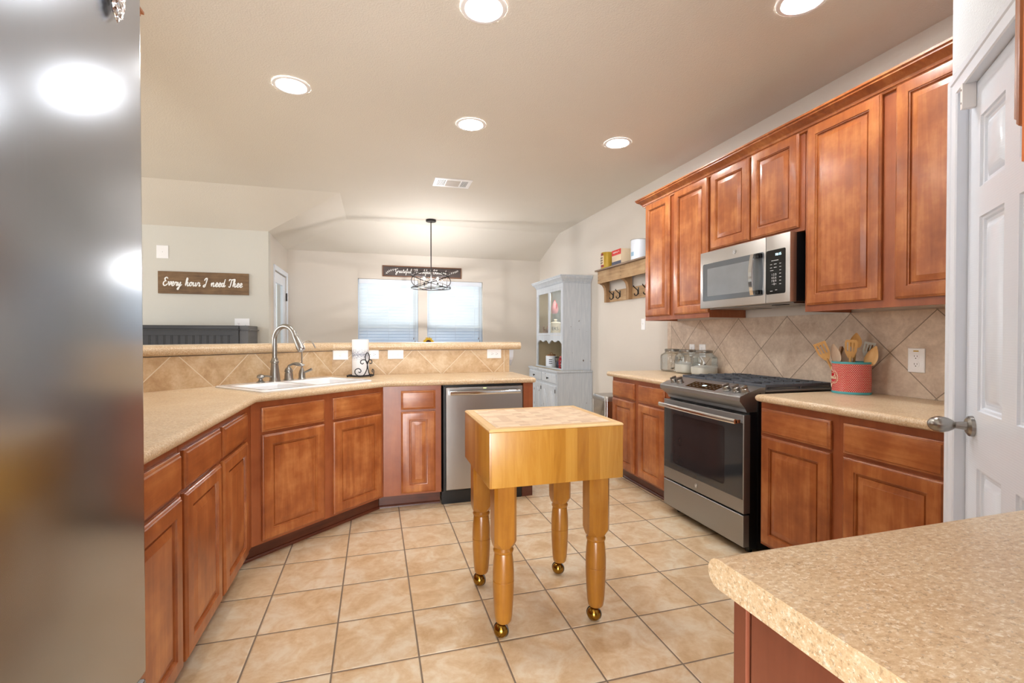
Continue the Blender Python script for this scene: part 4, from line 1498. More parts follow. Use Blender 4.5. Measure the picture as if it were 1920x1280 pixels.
# ------------------------------------------------------------------ butcher block cart
bc = thing('butcher_block_cart', 'maple butcher block table on four turned legs with ball casters', 'table', (0.722, 2.062, 0))
hx, hy, zb, zt = 0.294, 0.262, 0.622, 0.857
m = MB()
m.box(-hx, -hy, zb, hx, hy, zt - 0.0105, 0.006, 2)
m.build('block', M['block_side'], bc)
m = MB()
m.loops([[(-hx + i, -hy + i, z), (hx - i, -hy + i, z), (hx - i, hy - i, z), (-hx + i, hy - i, z)] for i, z in [(0.0, zt - 0.0104), (0.0, zt - 0.006), (0.006, zt), (0.034, zt), (0.0355, zt - 0.0012), (0.037, zt), (0.0375, zt)]], True, True)
m.build('top_rim', M['block_edge'], bc, ang=25)
m = MB()
m.box(-hx + 0.038, -hy + 0.038, zt - 0.002, hx - 0.038, hy - 0.038, zt + 0.0004)
m.build('chopping_surface', M['block_top'], bc, smooth=False)


def leg_mesh():
    m_ = MB()
    a = 0.046

    def octo(r_, c_, z):
        pts = []
        for sx, sy in ((1, 1), (-1, 1), (-1, -1), (1, -1)):
            p1, p2 = (sx * r_, sy * (r_ - c_), z), (sx * (r_ - c_), sy * r_, z)
            pts += [p1, p2] if sx * sy > 0 else [p2, p1]
        return pts
    m_.loops([octo(a, 0.012, zb - 0.0005), octo(a, 0.012, 0.40), octo(a * 0.97, 0.022, 0.385), octo(a * 0.9, 0.0265, 0.372)])
    m_.lathe([(0.040, 0.3725), (0.036, 0.369), (0.0385, 0.364), (0.042, 0.358), (0.0405, 0.350), (0.036, 0.346), (0.0375, 0.340), (0.041, 0.31), (0.0435, 0.27), (0.0435, 0.236),
              (0.0418, 0.2335), (0.0435, 0.231), (0.0430, 0.20), (0.040, 0.14), (0.0365, 0.09), (0.033, 0.068), (0.029, 0.062), (0.001, 0.062)], (0, 0, 0), 28)
    return m_


leg0 = leg_mesh().build('leg', M['leg_wood'], bc)
m2 = MB()
m2.sphere((-0.011, -0.006, 0.0312), 0.0305, 24, 14)
m2.cyl((-0.002, -0.002, 0.0612), (-0.004, -0.003, 0.045), 0.012, 0.013, 14)
cs0 = m2.build('caster', M['brass'], leg0)
m3 = MB()
ring = [(-0.011 + 0.031 * math.cos(a) * 0.8, -0.006 - 0.031 * math.cos(a) * 0.6, 0.0318 + 0.0309 * math.sin(a)) for a in [2 * PI * i / 32 for i in range(32)]]
m3.tube(ring, 0.0022, 6, closed=True)
m3.build('tire_band', M['black'], leg0)
leg0.location = (-0.222, -0.208, 0)
for lx, ly in ((0.192, -0.208), (0.192, 0.208), (-0.222, 0.208)):
    c = copy_tree(leg0, bc)
    c.location = (lx, ly, 0)


# ------------------------------------------------------------------ paper towels
ph = thing('paper_towel_holder', 'black wrought iron scroll paper towel holder', 'paper towel holder', (-0.109, 3.812, ZT), 0)
m = MB()
m.tube([(0.098 * math.cos(a), 0.098 * math.sin(a), 0.010) for a in [2 * PI * i / 40 for i in range(40)]], 0.0042, 8, closed=True)
m.tube([(-0.098, 0, 0.010), (0.098, 0, 0.010)], 0.003, 6)
m.tube([(0, -0.098, 0.010), (0, 0.098, 0.010)], 0.003, 6)
for a in (200, 320, 80):
    m.sphere((0.098 * math.cos(R(a)), 0.098 * math.sin(R(a)), 0.005), 0.005, 8, 6)
m.build('base_ring', M['wrought'], ph)
MB().tube([(0, 0, 0.010), (0, 0, 0.282)], 0.004, 8).build('spindle', M['wrought'], ph)
m = MB()
W3 = lambda pts: [(x, -0.094 + 0.0 * z, z) for x, z in pts]
cx = 0.052
# fleur-de-lis: two scroll legs, side curls and a loop on top
m.tube(spline(W3([(cx + 0.0, 0.098), (cx - 0.004, 0.06), (cx - 0.026, 0.018), (cx - 0.058, 0.012), (cx - 0.086, 0.03), (cx - 0.086, 0.058), (cx - 0.062, 0.068), (cx - 0.045, 0.052), (cx - 0.053, 0.038), (cx - 0.064, 0.044)]), 6), 0.0034, 8)
m.tube(spline(W3([(cx + 0.0, 0.098), (cx + 0.006, 0.06), (cx + 0.016, 0.022), (cx + 0.038, 0.012), (cx + 0.046, 0.03), (cx + 0.046, 0.052), (cx + 0.038, 0.062), (cx + 0.034, 0.046), (cx + 0.040, 0.038)]), 6), 0.0034, 8)
m.tube(spline(W3([(cx + 0.0, 0.098), (cx - 0.006, 0.122), (cx - 0.022, 0.133), (cx - 0.044, 0.128), (cx - 0.048, 0.110), (cx - 0.034, 0.102), (cx - 0.027, 0.110)]), 6), 0.0034, 8)
m.tube(spline(W3([(cx + 0.0, 0.098), (cx + 0.006, 0.122), (cx + 0.018, 0.133), (cx + 0.032, 0.126), (cx + 0.032, 0.108), (cx + 0.022, 0.104), (cx + 0.018, 0.112)]), 6), 0.0034, 8)
m.tube(spline(W3([(cx + 0.0, 0.098), (cx - 0.012, 0.13), (cx - 0.014, 0.165), (cx, 0.186), (cx + 0.014, 0.165), (cx + 0.012, 0.13), (cx + 0.0, 0.098)]), 6), 0.0034, 8)
m.build('scroll_front', M['wrought'], ph)
pt = MB()
pt.loops([[(r * math.cos(2 * PI * i / 36), r * math.sin(2 * PI * i / 36), z) for i in range(36)] for r, z in [(0.020, 0.002), (0.061, 0.0), (0.062, 0.001), (0.062, 0.268), (0.061, 0.27), (0.020, 0.27)]], False, False)
pt.loops([[(0.020 * math.cos(2 * PI * i / 24), 0.020 * math.sin(2 * PI * i / 24), z) for i in range(24)] for z in (0.001, 0.2695)], False, False)
tag(pt.build('paper_towel_roll', M['towel'], loc=(-0.109, 3.812, ZT + 0.0145)), 'white paper towel roll with a grey speckled band on the scroll holder', 'paper towel')


# ------------------------------------------------------------------ outlets and switches
def plate(name, label, cat, loc, rz, w, h, devices, horiz=False, group=None):
    """cover plate in the local xz plane facing -y, centred on loc"""
    t = thing(name, label, cat, loc, rz, group)
    m = MB()
    m.rect_loops(-w / 2, -h / 2, w / 2, h / 2, [(0, 0), (0, -0.003), (0.003, -0.006)])
    m.build('cover_plate', M['white_plastic'], t)
    for kind, dx, dz in devices:
        rot = PI / 2 if horiz else 0

        def q(x, z):
            return (dx + x * math.cos(rot) - z * math.sin(rot), dz + x * math.sin(rot) + z * math.cos(rot))
        if kind == 'outlet':
            for s_ in (-1, 1):
                c = q(0, s_ * 0.0195)
                o = MB().cyl((c[0], -0.0058, c[1]), (c[0], -0.0074, c[1]), 0.0165, None, 24).build('receptacle', M['white_plastic'], t)
                m = MB()
                for sx, hh in ((-0.0062, 0.0042), (0.0062, 0.0034)):
                    a, b_ = q(sx - 0.0011, s_ * 0.0195 + 0.002 - hh), q(sx + 0.0011, s_ * 0.0195 + 0.002 + hh)
                    m.box(a[0], -0.0078, a[1], b_[0], -0.0073, b_[1])
                g_ = q(0, s_ * 0.0195 - 0.0085)
                m.cyl((g_[0], -0.0073, g_[1]), (g_[0], -0.0078, g_[1]), 0.0026, None, 10)
                m.build('slots', M['grey_slot'], o, smooth=False)
        elif kind == 'toggle':
            a = q(0, 0.0)
            o = MB().box(a[0] - 0.006, -0.0068, a[1] - 0.012, a[0] + 0.006, -0.0058, a[1] + 0.012).build('switch_frame', M['puck'], t, smooth=False)
            a = q(0, 0.004)
            MB().box(a[0] - 0.0042, -0.016, a[1] - 0.004, a[0] + 0.0042, -0.0066, a[1] + 0.004, 0.0012).build('toggle', M['white_plastic'], o)
        elif kind == 'rocker':
            MB().box(dx - 0.016, -0.0085, dz - 0.033, dx + 0.016, -0.0058, dz + 0.033, 0.002).build('rocker', M['white_plastic'], t)
        elif kind == 'gfci':
            a, b_ = q(-0.0165, -0.034), q(0.0165, 0.034)
            o = MB().box(a[0], -0.0082, a[1], b_[0], -0.0058, b_[1], 0.001).build('receptacle', M['white_plastic'], t)
            m = MB()
            for s_ in (-1, 1):
                for sx in (-0.006, 0.006):
                    a, b_ = q(sx - 0.0011, s_ * 0.020 - 0.004), q(sx + 0.0011, s_ * 0.020 + 0.004)
                    m.box(a[0], -0.0086, a[1], b_[0], -0.0081, b_[1])
            m.build('slots', M['grey_slot'], o, smooth=False)
        elif kind == 'blank':
            MB().cyl((dx, -0.0058, dz), (dx, -0.0064, dz), 0.003, None, 10).build('screw', M['zinc'], t)
    return t


YT = 3.9612
GO = 'white cover plates on the bar backsplash'
plate('light_switch', 'white horizontal switch plate left of the paper towels', 'switch', (-0.262, 3.961, 1.076), 0, 0.114, 0.076, [('toggle', 0.0, 0)], True, GO)
plate('power_outlet', 'white horizontal outlet plate partly behind the paper towels', 'outlet', (-0.028, 3.961, 1.078), 0, 0.114, 0.076, [('outlet', 0.0, 0)], True, GO)
plate('light_switch', 'white double switch plate on the bar backsplash right of the paper towels', 'switch', (0.160, 3.961, 1.077), 0, 0.125, 0.076, [('toggle', -0.02, 0), ('toggle', 0.02, 0)], True, GO)
plate('power_outlet', 'white outlet plate at the right end of the bar backsplash', 'outlet', (0.986, 3.961, 1.073), 0, 0.125, 0.078, [('outlet', 0.0, 0)], True, GO)
XT = XR - 0.009
p_ = plate('power_outlet', 'white upright outlet with amber reset label right of the red tin', 'outlet', (XT, 1.713, 1.103), R(-90), 0.078, 0.122, [('outlet', 0.0, 0)])
MB().box(-0.012, -0.0068, 0.044, 0.012, -0.0059, 0.050).build('reset_label', plain('amber_label', C(196, 160, 60), 0.5), p_, smooth=False)
plate('power_outlet', 'white outlet plate behind the middle glass jar', 'outlet', (XT, 3.462, 1.104), R(-90), 0.066, 0.105, [('outlet', 0, 0)])
plate('power_outlet', 'white outlet plate above the nearest glass jar', 'outlet', (XT, 3.328, 1.104), R(-90), 0.078, 0.108, [('outlet', 0, 0)])
plate('light_switch', 'white switch plate on the right wall below the wall cabinet end', 'switch', (XR, 4.245, 1.345), R(-90), 0.07, 0.115, [('toggle', 0, 0)])
plate('light_switch', 'white blank plate high on the wall above the wooden Every hour sign', 'switch', (-2.277, YS, 2.166), 0, 0.115, 0.145, [('blank', 0, 0.0)])
plate('power_outlet', 'white double cover plate beside the dark wooden cabinet', 'outlet', (-1.487, YS, 1.352), 0, 0.155, 0.155, [('outlet', -0.035, 0), ('blank', 0.035, 0)])

# door contact sensor
sn = thing('door_sensor', 'small white contact sensor at the top of the pantry door', 'sensor', (PC.x - 0.137 * s45, PC.y - 0.137 * s45, 2.005), PRZ)
MB().box(-0.010, -0.012, -0.035, 0.010, 0.0235, 0.047, 0.002).build('housing', M['white_plastic'], sn)
m = MB()
for z in (-0.015, 0.028):
    m.cyl((0.0, -0.012, z), (0.0, -0.0128, z), 0.0035, None, 10)
m.build('screw', M['zinc'], sn)

# ------------------------------------------------------------------ glass jars
jar_lab = ['empty glass jar with zinc lid, farthest of three', 'glass jar of flour, middle of the three jars', 'glass jar of flour with a scoop, nearest the range']


def sqr(r_, z, k=0.55):
    pts = []
    for i in range(32):
        a = 2 * PI * i / 32
        c, s_ = math.cos(a), math.sin(a)
        f = 1.0 / max(abs(c) ** (2 / k) + abs(s_) ** (2 / k), 1e-9) ** (k / 2)
        pts.append((r_ * c * f, r_ * s_ * f, z))
    return pts


def jar(label, loc):
    t = thing('glass_jar', label, 'jar', loc, 0, 'glass jars beside the range')
    m = MB()
    m.loops([sqr(0.055, 0.0), sqr(0.068, 0.006), sqr(0.073, 0.022), sqr(0.0735, 0.125), sqr(0.070, 0.142), sqr(0.060, 0.156, 0.8), sqr(0.052, 0.164, 1.0), sqr(0.051, 0.182, 1.0)], True, False)
    m.build('jar_body', M['jar_glass'], t, ang=60)
    m = MB()
    m.lathe([(0.0535, 0.172), (0.0545, 0.175), (0.0545, 0.190), (0.052, 0.193), (0.001, 0.193)], (0, 0, 0), 32, cap=False)
    m.build('lid', M['zinc'], t)
    return t


JX = [(2.520, 3.615), (2.512, 3.395), (2.505, 3.175)]
for lab, (x, y) in zip(jar_lab, JX):
    jar(lab, (x, y, ZT)).scale = (1.18, 1.18, 1.03)
for (x, y), h, lab in ((JX[1], 0.078, 'white flour filling the middle glass jar a third'), (JX[2], 0.066, 'white flour heaped in the nearest glass jar')):
    m = MB()
    m.loops([sqr(0.060, 0.004), sqr(0.079, 0.010), sqr(0.0845, 0.024), sqr(0.0845, h), sqr(0.06, h + 0.010, 0.8), sqr(0.02, h + 0.016, 1.0), sqr(0.002, h + 0.015, 1.0)])
    o = m.build('flour', M['flour'], loc=(x, y, ZT), ang=60)
    tag(o, lab, 'flour')
    o['kind'] = 'stuff'
sp = thing('flour_scoop', 'grey metal scoop standing in the nearest jar of flour', 'scoop', (JX[2][0], JX[2][1], ZT + 0.035))
sp.rotation_euler = (0, 0, R(20))
sp.location.z += 0.022
m = MB()
m.tube(spline([(-0.028, 0.012, 0.09), (0.0, 0.0, 0.05), (0.008, -0.003, 0.03)], 4), 0.006, 8)
m.build('handle', M['white_plastic'], sp)
m = MB()
m.loops([[(0.008 + w_ * math.sin(a), -0.004 - 0.010 * math.cos(a) + k * 0.018, 0.035 - k * 0.03 + 0.045 * (1 - k) * 0) for a in [R(-80 + 160 * i / 8) for i in range(9)]] for k, w_ in ((0, 0.012), (0.4, 0.022), (1, 0.024))], False, False, closed=False)
m.build('scoop_bowl', M['zinc'], sp)
t = thing('measuring_spoon', 'small round metal spoon lying in the empty far jar', 'spoon', (JX[0][0], JX[0][1], ZT + 0.012))
m = MB()
m.sphere((0.0, 0.0, 0.014), 0.014, 14, 8, sz=0.6)
m.build('bowl', M['zinc'], t)
MB().tube([(0.013, 0.0, 0.016), (0.045, 0.02, 0.028)], 0.003, 6).build('handle', M['zinc'], t)

# ------------------------------------------------------------------ red utensil tin
TCX, TCY = 2.492, 1.958
tin = thing('utensil_tin', 'red polka dot tin with turquoise rims holding wooden utensils', 'utensil holder', (TCX, TCY, ZT))
TA, TB, TANG = 0.090, 0.076, R(118)     # oval half axes and direction of the long axis
TH = 0.172


def oval(a, k=1.0):
    x, y = TA * k * math.cos(a), TB * k * math.sin(a)
    return (x * math.cos(TANG) - y * math.sin(TANG), x * math.sin(TANG) + y * math.cos(TANG))


def tin_band(z0, z1, k0=1.0, n=72):
    m_ = MB()
    m_.loops([[oval(2 * PI * i / n, k0) + (z,) for i in range(n)] for z in (z0, z1)], False, False)
    return m_


o = tin_band(0.012, TH - 0.010).build('tin_wall', M['dots'], tin)
uv = o.data.uv_layers.new(name='UVMap')
for poly_ in o.data.polygons:
    us = []
    for li in poly_.loop_indices:
        vi = o.data.loops[li].vertex_index
        co_ = o.data.vertices[vi].co
        us.append((math.atan2(co_.y, co_.x) / (2 * PI)) % 1.0)
    if max(us) - min(us) > 0.5: us = [u + 1 if u < 0.5 else u for u in us]
    for li, u in zip(poly_.loop_indices, us):
        vi = o.data.loops[li].vertex_index
        uv.data[li].uv = (u, o.data.vertices[vi].co.z / TH)
m = MB()
m.loops([[oval(2 * PI * i / 72, k) + (z,) for i in range(72)] for k, z in ((0.97, 0.0), (1.005, 0.001), (1.012, 0.006), (1.005, 0.0125), (0.99, 0.0125), (0.985, 0.003), (0.2, 0.003))], True, True)
m.build('bottom_rim', M['teal'], tin)
m = MB()
m.loops([[oval(2 * PI * i / 72, k) + (z,) for i in range(72)] for k, z in ((1.001, TH - 0.0105), (1.012, TH - 0.008), (1.02, TH - 0.003), (1.015, TH + 0.001), (0.995, TH + 0.001), (0.985, TH - 0.008), (0.982, 0.004))], False, False)
m.build('top_rim', M['teal'], tin)


def on_tin(u, z, lift=0.0012):
    """u metres along the wall from the emblem centre (positive to the right as seen)"""
    aw = R(137)              # world direction of the emblem
    al = aw - TANG + u / 0.083
    k = 1.0 + lift / 0.083
    return oval(al, k) + (z,)


EZ = 0.086
ES = 0.82
m = MB()
prof_e = [(0, 0.058), (0.012, 0.042), (0.030, 0.034), (0.052, 0.032), (0.064, 0.016), (0.067, 0.0), (0.064, -0.016), (0.052, -0.030), (0.030, -0.032), (0.012, -0.040), (0, -0.056)]
out_r = prof_e
out_l = [(-u, z) for u, z in prof_e[::-1]]
ring = [(u * ES, z) for u, z in out_r + out_l[1:-1]]
patch = spline([(u, z, 0) for u, z in ring], 3, True)
cen = m.v(on_tin(0, EZ, 0.0008))
vs = [m.v(on_tin(p.x, EZ + p.y, 0.0008)) for p in patch]
mid = [m.v(on_tin(p.x * 0.5, EZ + p.y * 0.5, 0.0008)) for p in patch]
for i in range(len(vs)):
    j = (i + 1) % len(vs)
    m.face([mid[i], mid[j], vs[j], vs[i]])
    m.face([cen, mid[j], mid[i]])
em = m.build('emblem', M['red'], tin)
m = MB()
m.tube([on_tin(p.x, EZ + p.y, 0.0012) for p in patch], 0.0013, 6, closed=True)
m.tube([on_tin(p.x * 0.90, EZ + p.y * 0.88, 0.0012) for p in patch], 0.0006, 5, closed=True)
for s_ in (1, -1):
    for side in (1, -1):
        m.tube([on_tin(q.x, q.y, 0.0012) for q in spline([(side * 0.008, EZ + s_ * 0.022, 0), (side * 0.022, EZ + s_ * 0.026, 0), (side * 0.036, EZ + s_ * 0.020, 0), (side * 0.040, EZ + s_ * 0.025, 0)], 4)], 0.0009, 5)
st, w_ = script_strokes('Utensils')
kk = 0.092 / w_
for s_ in st:
    pts = spline([((a + 0.2 * b_) * kk - 0.047, EZ - 0.008 + b_ * 0.0125, 0) for a, b_ in s_], 4)
    m.tube([on_tin(p.x, p.y, 0.0012) for p in pts], 0.0014, 5)
m.build('emblem_lettering', M['cream'], em)

# wooden utensils standing in the tin
UD = Vector((math.cos(R(-51.5)), math.sin(R(-51.5)), 0))     # screen-right direction at the tin
UV_ = Vector((math.cos(R(38.5)), math.sin(R(38.5)), 0))      # away from the camera
UG = 'wooden utensils in the red tin'


def utensil(label, base_u, top_u, depth, ztop, kind, mat, width, hl, turn=0.0, name='wooden_spoon'):
    """u: metres to the right of the tin axis as seen from the kitchen; depth: metres away"""
    b0 = Vector((TCX, TCY, ZT + 0.006)) + UD * base_u + UV_ * depth
    tp = Vector((TCX, TCY, ztop)) + UD * top_u + UV_ * depth
    d = (tp - b0)
    Ln = d.length
    d.normalize()
    xax = (UD - d * UD.dot(d)).normalized()
    yax = d.cross(xax)
    if turn:
        rm = Matrix.Rotation(turn, 3, d)
        xax, yax = rm @ xax, rm @ yax
    t = thing(name, label, 'utensil', b0, 0, UG)
    mt = Matrix((xax, yax, d)).transposed().to_4x4()
    t.rotation_euler = mt.to_euler()
    m_ = MB()
    zs = Ln - hl
    m_.tube([(0, 0, 0), (0, 0, zs + 0.01)], [0.0055, 0.0065], 10)
    m_.build('handle', mat, t)
    m_ = MB()
    if kind == 'spoon':
        rows = []
        for i in range(11):
            f = i / 10
            w = width / 2 * math.sin(PI * min(1, 0.08 + 0.92 * f) ** 0.8) ** 0.75 if 0 < f < 1 else 0.004
            rows.append((w, zs + hl * f))
        ls_f, n = [], 9
        for w, z in rows:
            fz = (z - zs) / hl
            cup = 0.008 * math.sin(PI * fz)
            top_ = [(w * math.cos(PI * i / (n - 1)), -0.004 + cup * math.sin(PI * i / (n - 1)) , z) for i in range(n)]
            bot_ = [(w * math.cos(PI + PI * i / (n - 1)), 0.004 + cup - 0.006 * math.sin(PI + PI * i / (n - 1)), z) for i in range(n)]
            ls_f.append(top_ + bot_)
        m_.loops(ls_f)
        m_.build('spoon_bowl', mat, t, ang=50)
    else:
        # flat blade with slots
        w = width / 2
        n_sl = 3
        sx = [-w] + [v for i in range(n_sl) for v in (-w + width * (0.17 + 0.26 * i), -w + width * (0.17 + 0.26 * i) + width * 0.13)] + [w]
        zsl0, zsl1 = zs + hl * 0.38, zs + hl * 0.86
        th = 0.0035

        def outline(x, z):
            f = (z - zs) / hl
            return x * (0.32 + 0.68 * min(1.0, (f / 0.42)) ** 0.8)
        zrows = [zs, zs + hl * 0.12, zs + hl * 0.25, zsl0, zsl1, Ln]
        for j in range(len(zrows) - 1):
            z0, z1 = zrows[j], zrows[j + 1]
            cols = [(sx[0], sx[-1])] if j != 3 else [(sx[0], sx[1]), (sx[2], sx[3]), (sx[4], sx[5]), (sx[6], sx[7])]
            for c0, c1 in cols:
                zt_ = z1 if j < 4 else z1
                k1 = 0.82 if (j == 4 and kind == 'round') else 1.0
                m_.loops([[(outline(c0, z0), -th, z0), (outline(c1, z0), -th, z0), (outline(c1, z0), th, z0), (outline(c0, z0), th, z0)],
                          [(outline(c0, z1) * k1, -th, z1), (outline(c1, z1) * k1, -th, z1), (outline(c1, z1) * k1, th, z1), (outline(c0, z1) * k1, th, z1)]])
        m_.build('slotted_blade', mat, t, smooth=False)
    return t


utensil('wooden slotted turner leaning far left in the red tin', -0.036, -0.150, 0.01, 1.188, 'flat', M['spoon_b'], 0.062, 0.105, 0.0, 'slotted_turner')
utensil('pale grey wooden spoon, second from the left in the red tin', -0.032, -0.082, -0.03, 1.182, 'spoon', M['spoon_c'], 0.046, 0.105)
utensil('dark brown wooden spoon seen edge on behind the pale grey spoon', -0.016, -0.045, 0.03, 1.168, 'spoon', M['spoon_d'], 0.046, 0.10, R(50))
utensil('tall wooden spoon with a round bowl, highest in the red tin', 0.000, 0.022, 0.04, 1.242, 'spoon', M['spoon_b'], 0.056, 0.085)
utensil('golden wooden slotted spoon at the front of the red tin', -0.010, -0.002, -0.035, 1.205, 'round', M['spoon_b'], 0.056, 0.10, 0.0, 'slotted_spoon')
utensil('wooden spoon leaning far right over the rim of the red tin', 0.024, 0.105, -0.03, 1.172, 'spoon', M['spoon_a'], 0.056, 0.112)
utensil('plain wooden spoon crossing behind the golden slotted spoon', 0.008, -0.03, 0.0, 1.158, 'spoon', M['spoon_c'], 0.05, 0.09)
utensil('brown wooden spoon leaning right at the back of the red tin', 0.024, 0.095, 0.025, 1.182, 'spoon', M['spoon_d'], 0.046, 0.09)
t = utensil('metal slotted turner standing behind the right hand wooden spoon', 0.024, 0.082, 0.02, 1.192, 'flat', M['zinc'], 0.05, 0.085, 0.0, 'slotted_turner')


# ------------------------------------------------------------------ pallet shelf with hooks on the right wall
# local: x along the wall from far to near, y into the wall (0 = wall face), z up
ws = thing('hook_shelf', 'rustic pallet wood wall shelf with black hooks', 'shelf', (XR, 4.985, 0), R(-90))
SL = 1.16
MB().box(-0.02, -0.175, 1.967, SL, -0.001, 1.983, 0.003).build('top_board', M['pallet_grey'], ws)
MB().box(0.0, -0.145, 1.828, SL - 0.01, -0.127, 1.9665, 0.003).build('front_board', M['pallet'], ws)
MB().box(0.03, -0.018, 1.618, SL - 0.04, -0.001, 1.742, 0.002).build('hook_board', M['pallet'], ws)
for x in (0.0, 0.50, 1.06):
    m = MB()
    out_ = [(-0.0185, 1.615), (-0.06, 1.615), (-0.062, 1.74), (-0.07, 1.78), (-0.09, 1.81), (-0.126, 1.827), (-0.126, 1.9665), (-0.0185, 1.9665)]
    m.prism(out_, 'X', x, x + 0.05)
    m.build('bracket', M['pallet_z'], ws, smooth=False)
for x in (0.14, 0.29, 0.67, 0.84):
    m = MB()
    m.tube(spline([(x, -0.074, 1.742), (x, -0.066, 1.728), (x, -0.046, 1.712), (x, -0.028, 1.698), (x, -0.023, 1.676), (x, -0.028, 1.654), (x, -0.044, 1.642), (x, -0.060, 1.648), (x, -0.064, 1.664)], 5), 0.0052, 8)
    m.box(x - 0.008, -0.0205, 1.655, x + 0.014, -0.0182, 1.728)
    m.build('coat_hook', M['black'], ws)
m = MB()
for x in (0.014, 0.025, 0.53, 1.02, 1.12):
    for z in (1.86, 1.9, 1.94):
        m.cyl((x, -0.1445, z), (x, -0.1458, z), 0.004, None, 8)
m.build('nail_head', M['black'], ws)


def can(name, label, cat, x, r, h, base_m, bands, z0=1.9832, square=False, d=0.0):
    """tin standing on the shelf; x along the shelf; bands = (z0, z1, angle0, angle1, material, lift)"""
    c, s_ = XR - 0.088, 4.985 - x
    t = thing(name, label, cat, (c, s_, z0), R(-90))
    m_ = MB()
    if square:
        m_.box(-r, -d, 0.0, r, d, h, 0.004)
    else:
        m_.lathe([(r * 0.97, 0.0), (r, 0.003), (r, h - 0.004), (r * 0.985, h - 0.002), (r * 0.985, h), (0.001, h)], (0, 0, 0), 32)
    m_.build('can_body', base_m, t)
    for k, (a0, a1, t0, t1, mm, nm) in enumerate(bands):
        m_ = MB()
        if square:
            m_.box(-r * t0, -d - 0.0008, a0, r * t1, -d + 0.001, a1)
            m_.box(-r - 0.0008, -d * t0, a0, -r + 0.001, d * t1, a1)
        else:
            n = 20
            rr_ = r + 0.0009
            m_.loops([[(rr_ * math.cos(R(t0 + (t1 - t0) * i / n)), rr_ * math.sin(R(t0 + (t1 - t0) * i / n)), z) for i in range(n + 1)] for z in (a0, a1)], False, False, closed=False)
        m_.build(nm, mm, t)
    return t


Y_tin = plain('yellow_tin', C(184, 152, 50), 0.35, metal=0.2)
maroon = plain('maroon_label', C(140, 30, 56), 0.4)
darklab = plain('dark_label', C(52, 40, 34), 0.4)
cream2 = plain('cream_label', C(226, 206, 176), 0.5)
redlab = plain('red_label', C(214, 40, 34), 0.4)
navy = plain('navy_label', C(58, 66, 92), 0.4)
# angles: -90 faces the room; -180 is the far side, 0 the near side
can('food_tin', 'yellow and maroon vintage tin at the far end of the pallet shelf', 'tin', 0.13, 0.072, 0.185, Y_tin,
    [(0.045, 0.145, -130, -62, cream2, 'paper_label'), (0.150, 0.172, -170, -70, maroon, 'top_band'), (0.018, 0.042, -150, -62, maroon, 'bottom_band')])
for o in [o for o in bpy.data.objects if o.name == 'food_tin']:
    m = MB()
    for i in range(5):
        a = R(-122 + 11 * i)
        for j in range(3):
            m.box(0.0732 * math.cos(a) - 0.004, 0.0732 * math.sin(a) - 0.0012, 0.058 + 0.028 * j, 0.0732 * math.cos(a) + 0.004, 0.0732 * math.sin(a) + 0.0012, 0.074 + 0.028 * j)
    m.build('label_picture', darklab, o, smooth=False)
can('food_box', 'red cream and navy box in the middle of the pallet shelf', 'box', 0.44, 0.098, 0.165, cream2,
    [(0.105, 0.162, 1, 1, redlab, 'red_panel'), (0.002, 0.04, 1, 1, navy, 'navy_panel')], square=True, d=0.058)
for o in [o for o in bpy.data.objects if o.name == 'food_box']:
    m = MB()
    for s_ in ([(-0.07, 0.132), (-0.055, 0.142), (-0.045, 0.128), (-0.03, 0.144), (-0.015, 0.13), (0.0, 0.143), (0.02, 0.13), (0.045, 0.142), (0.07, 0.134)],):
        m.tube(spline([(x, -0.0595, z) for x, z in s_], 4), 0.0026, 6)
    m.build('brush_mark', M['letter_white'], o)
can('food_tin', 'white tin with small blue and red marks at the near end of the pallet shelf', 'tin', 0.80, 0.082, 0.195, M['white_paint'],
    [(0.035, 0.075, -100, -70, plain('blue_mark', C(150, 186, 214), 0.4), 'blue_label')])
for o in [o for o in bpy.data.objects if o.name == 'food_tin.001']:
    m = MB()
    a0 = -150
    ring = []
    for i in range(20):
        q = 2 * PI * i / 20
        a = R(a0) + math.cos(q) * 0.016 / 0.083
        ring.append((0.0832 * math.cos(a), 0.0832 * math.sin(a), 0.055 + 0.022 * math.sin(q)))
    m.tube(ring, 0.003, 5, closed=True)
    m.build('red_ring', redlab, o)
    MB().lathe([(0.0825, 0.1952), (0.0845, 0.1955), (0.0845, 0.199), (0.0825, 0.1995)], (0, 0, 0), 32, cap=False).build('lid_rim', M['zinc'], o)

# ------------------------------------------------------------------ hutch (faces -X)
# local: x from far (0) to near (HW), y into the wall, z up
HY0, HWD = 6.50, 1.09
hu = thing('hutch', 'pale blue distressed china hutch against the right wall', 'hutch', (2.145, HY0, 0), R(-90))
HD = 2.615 - 2.145
m = MB()
m.box(0.0, 0.0, 0.0, HWD, HD, 0.772)
m.build('base_body', M['hutch'], hu, smooth=False)
m = MB()
m.box(-0.012, -0.014, 0.7725, HWD + 0.012, HD, 0.795, 0.004)
m.box(-0.002, -0.004, 0.762, HWD + 0.002, HD, 0.7724)
m.build('counter_board', M['hutch'], hu, ang=30)
m = MB()
m.box(0.03, 0.03, 0.7951, HWD - 0.03, 0.36, 0.7965)
m.build('counter_inlay', M['hutch_in'], hu, smooth=False)
for x0, x1 in ((0.03, 0.53), (0.56, HWD - 0.03)):
    m = MB()
    m.rect_loops(x0, 0.635, x1, 0.745, [(0, -0.0005), (0, -0.010), (0.008, -0.014), (0.014, -0.014)])
    d = m.build('drawer', M['hutch'], hu)
    MB().lathe([(0.006, 0), (0.006, 0.012), (0.014, 0.018), (0.014, 0.024), (0.001, 0.027)], (0, 0, 0), 14).build('knob', M['bronze'], d, loc=((x0 + x1) / 2, -0.014, 0.69), rot=(R(90), 0, 0))


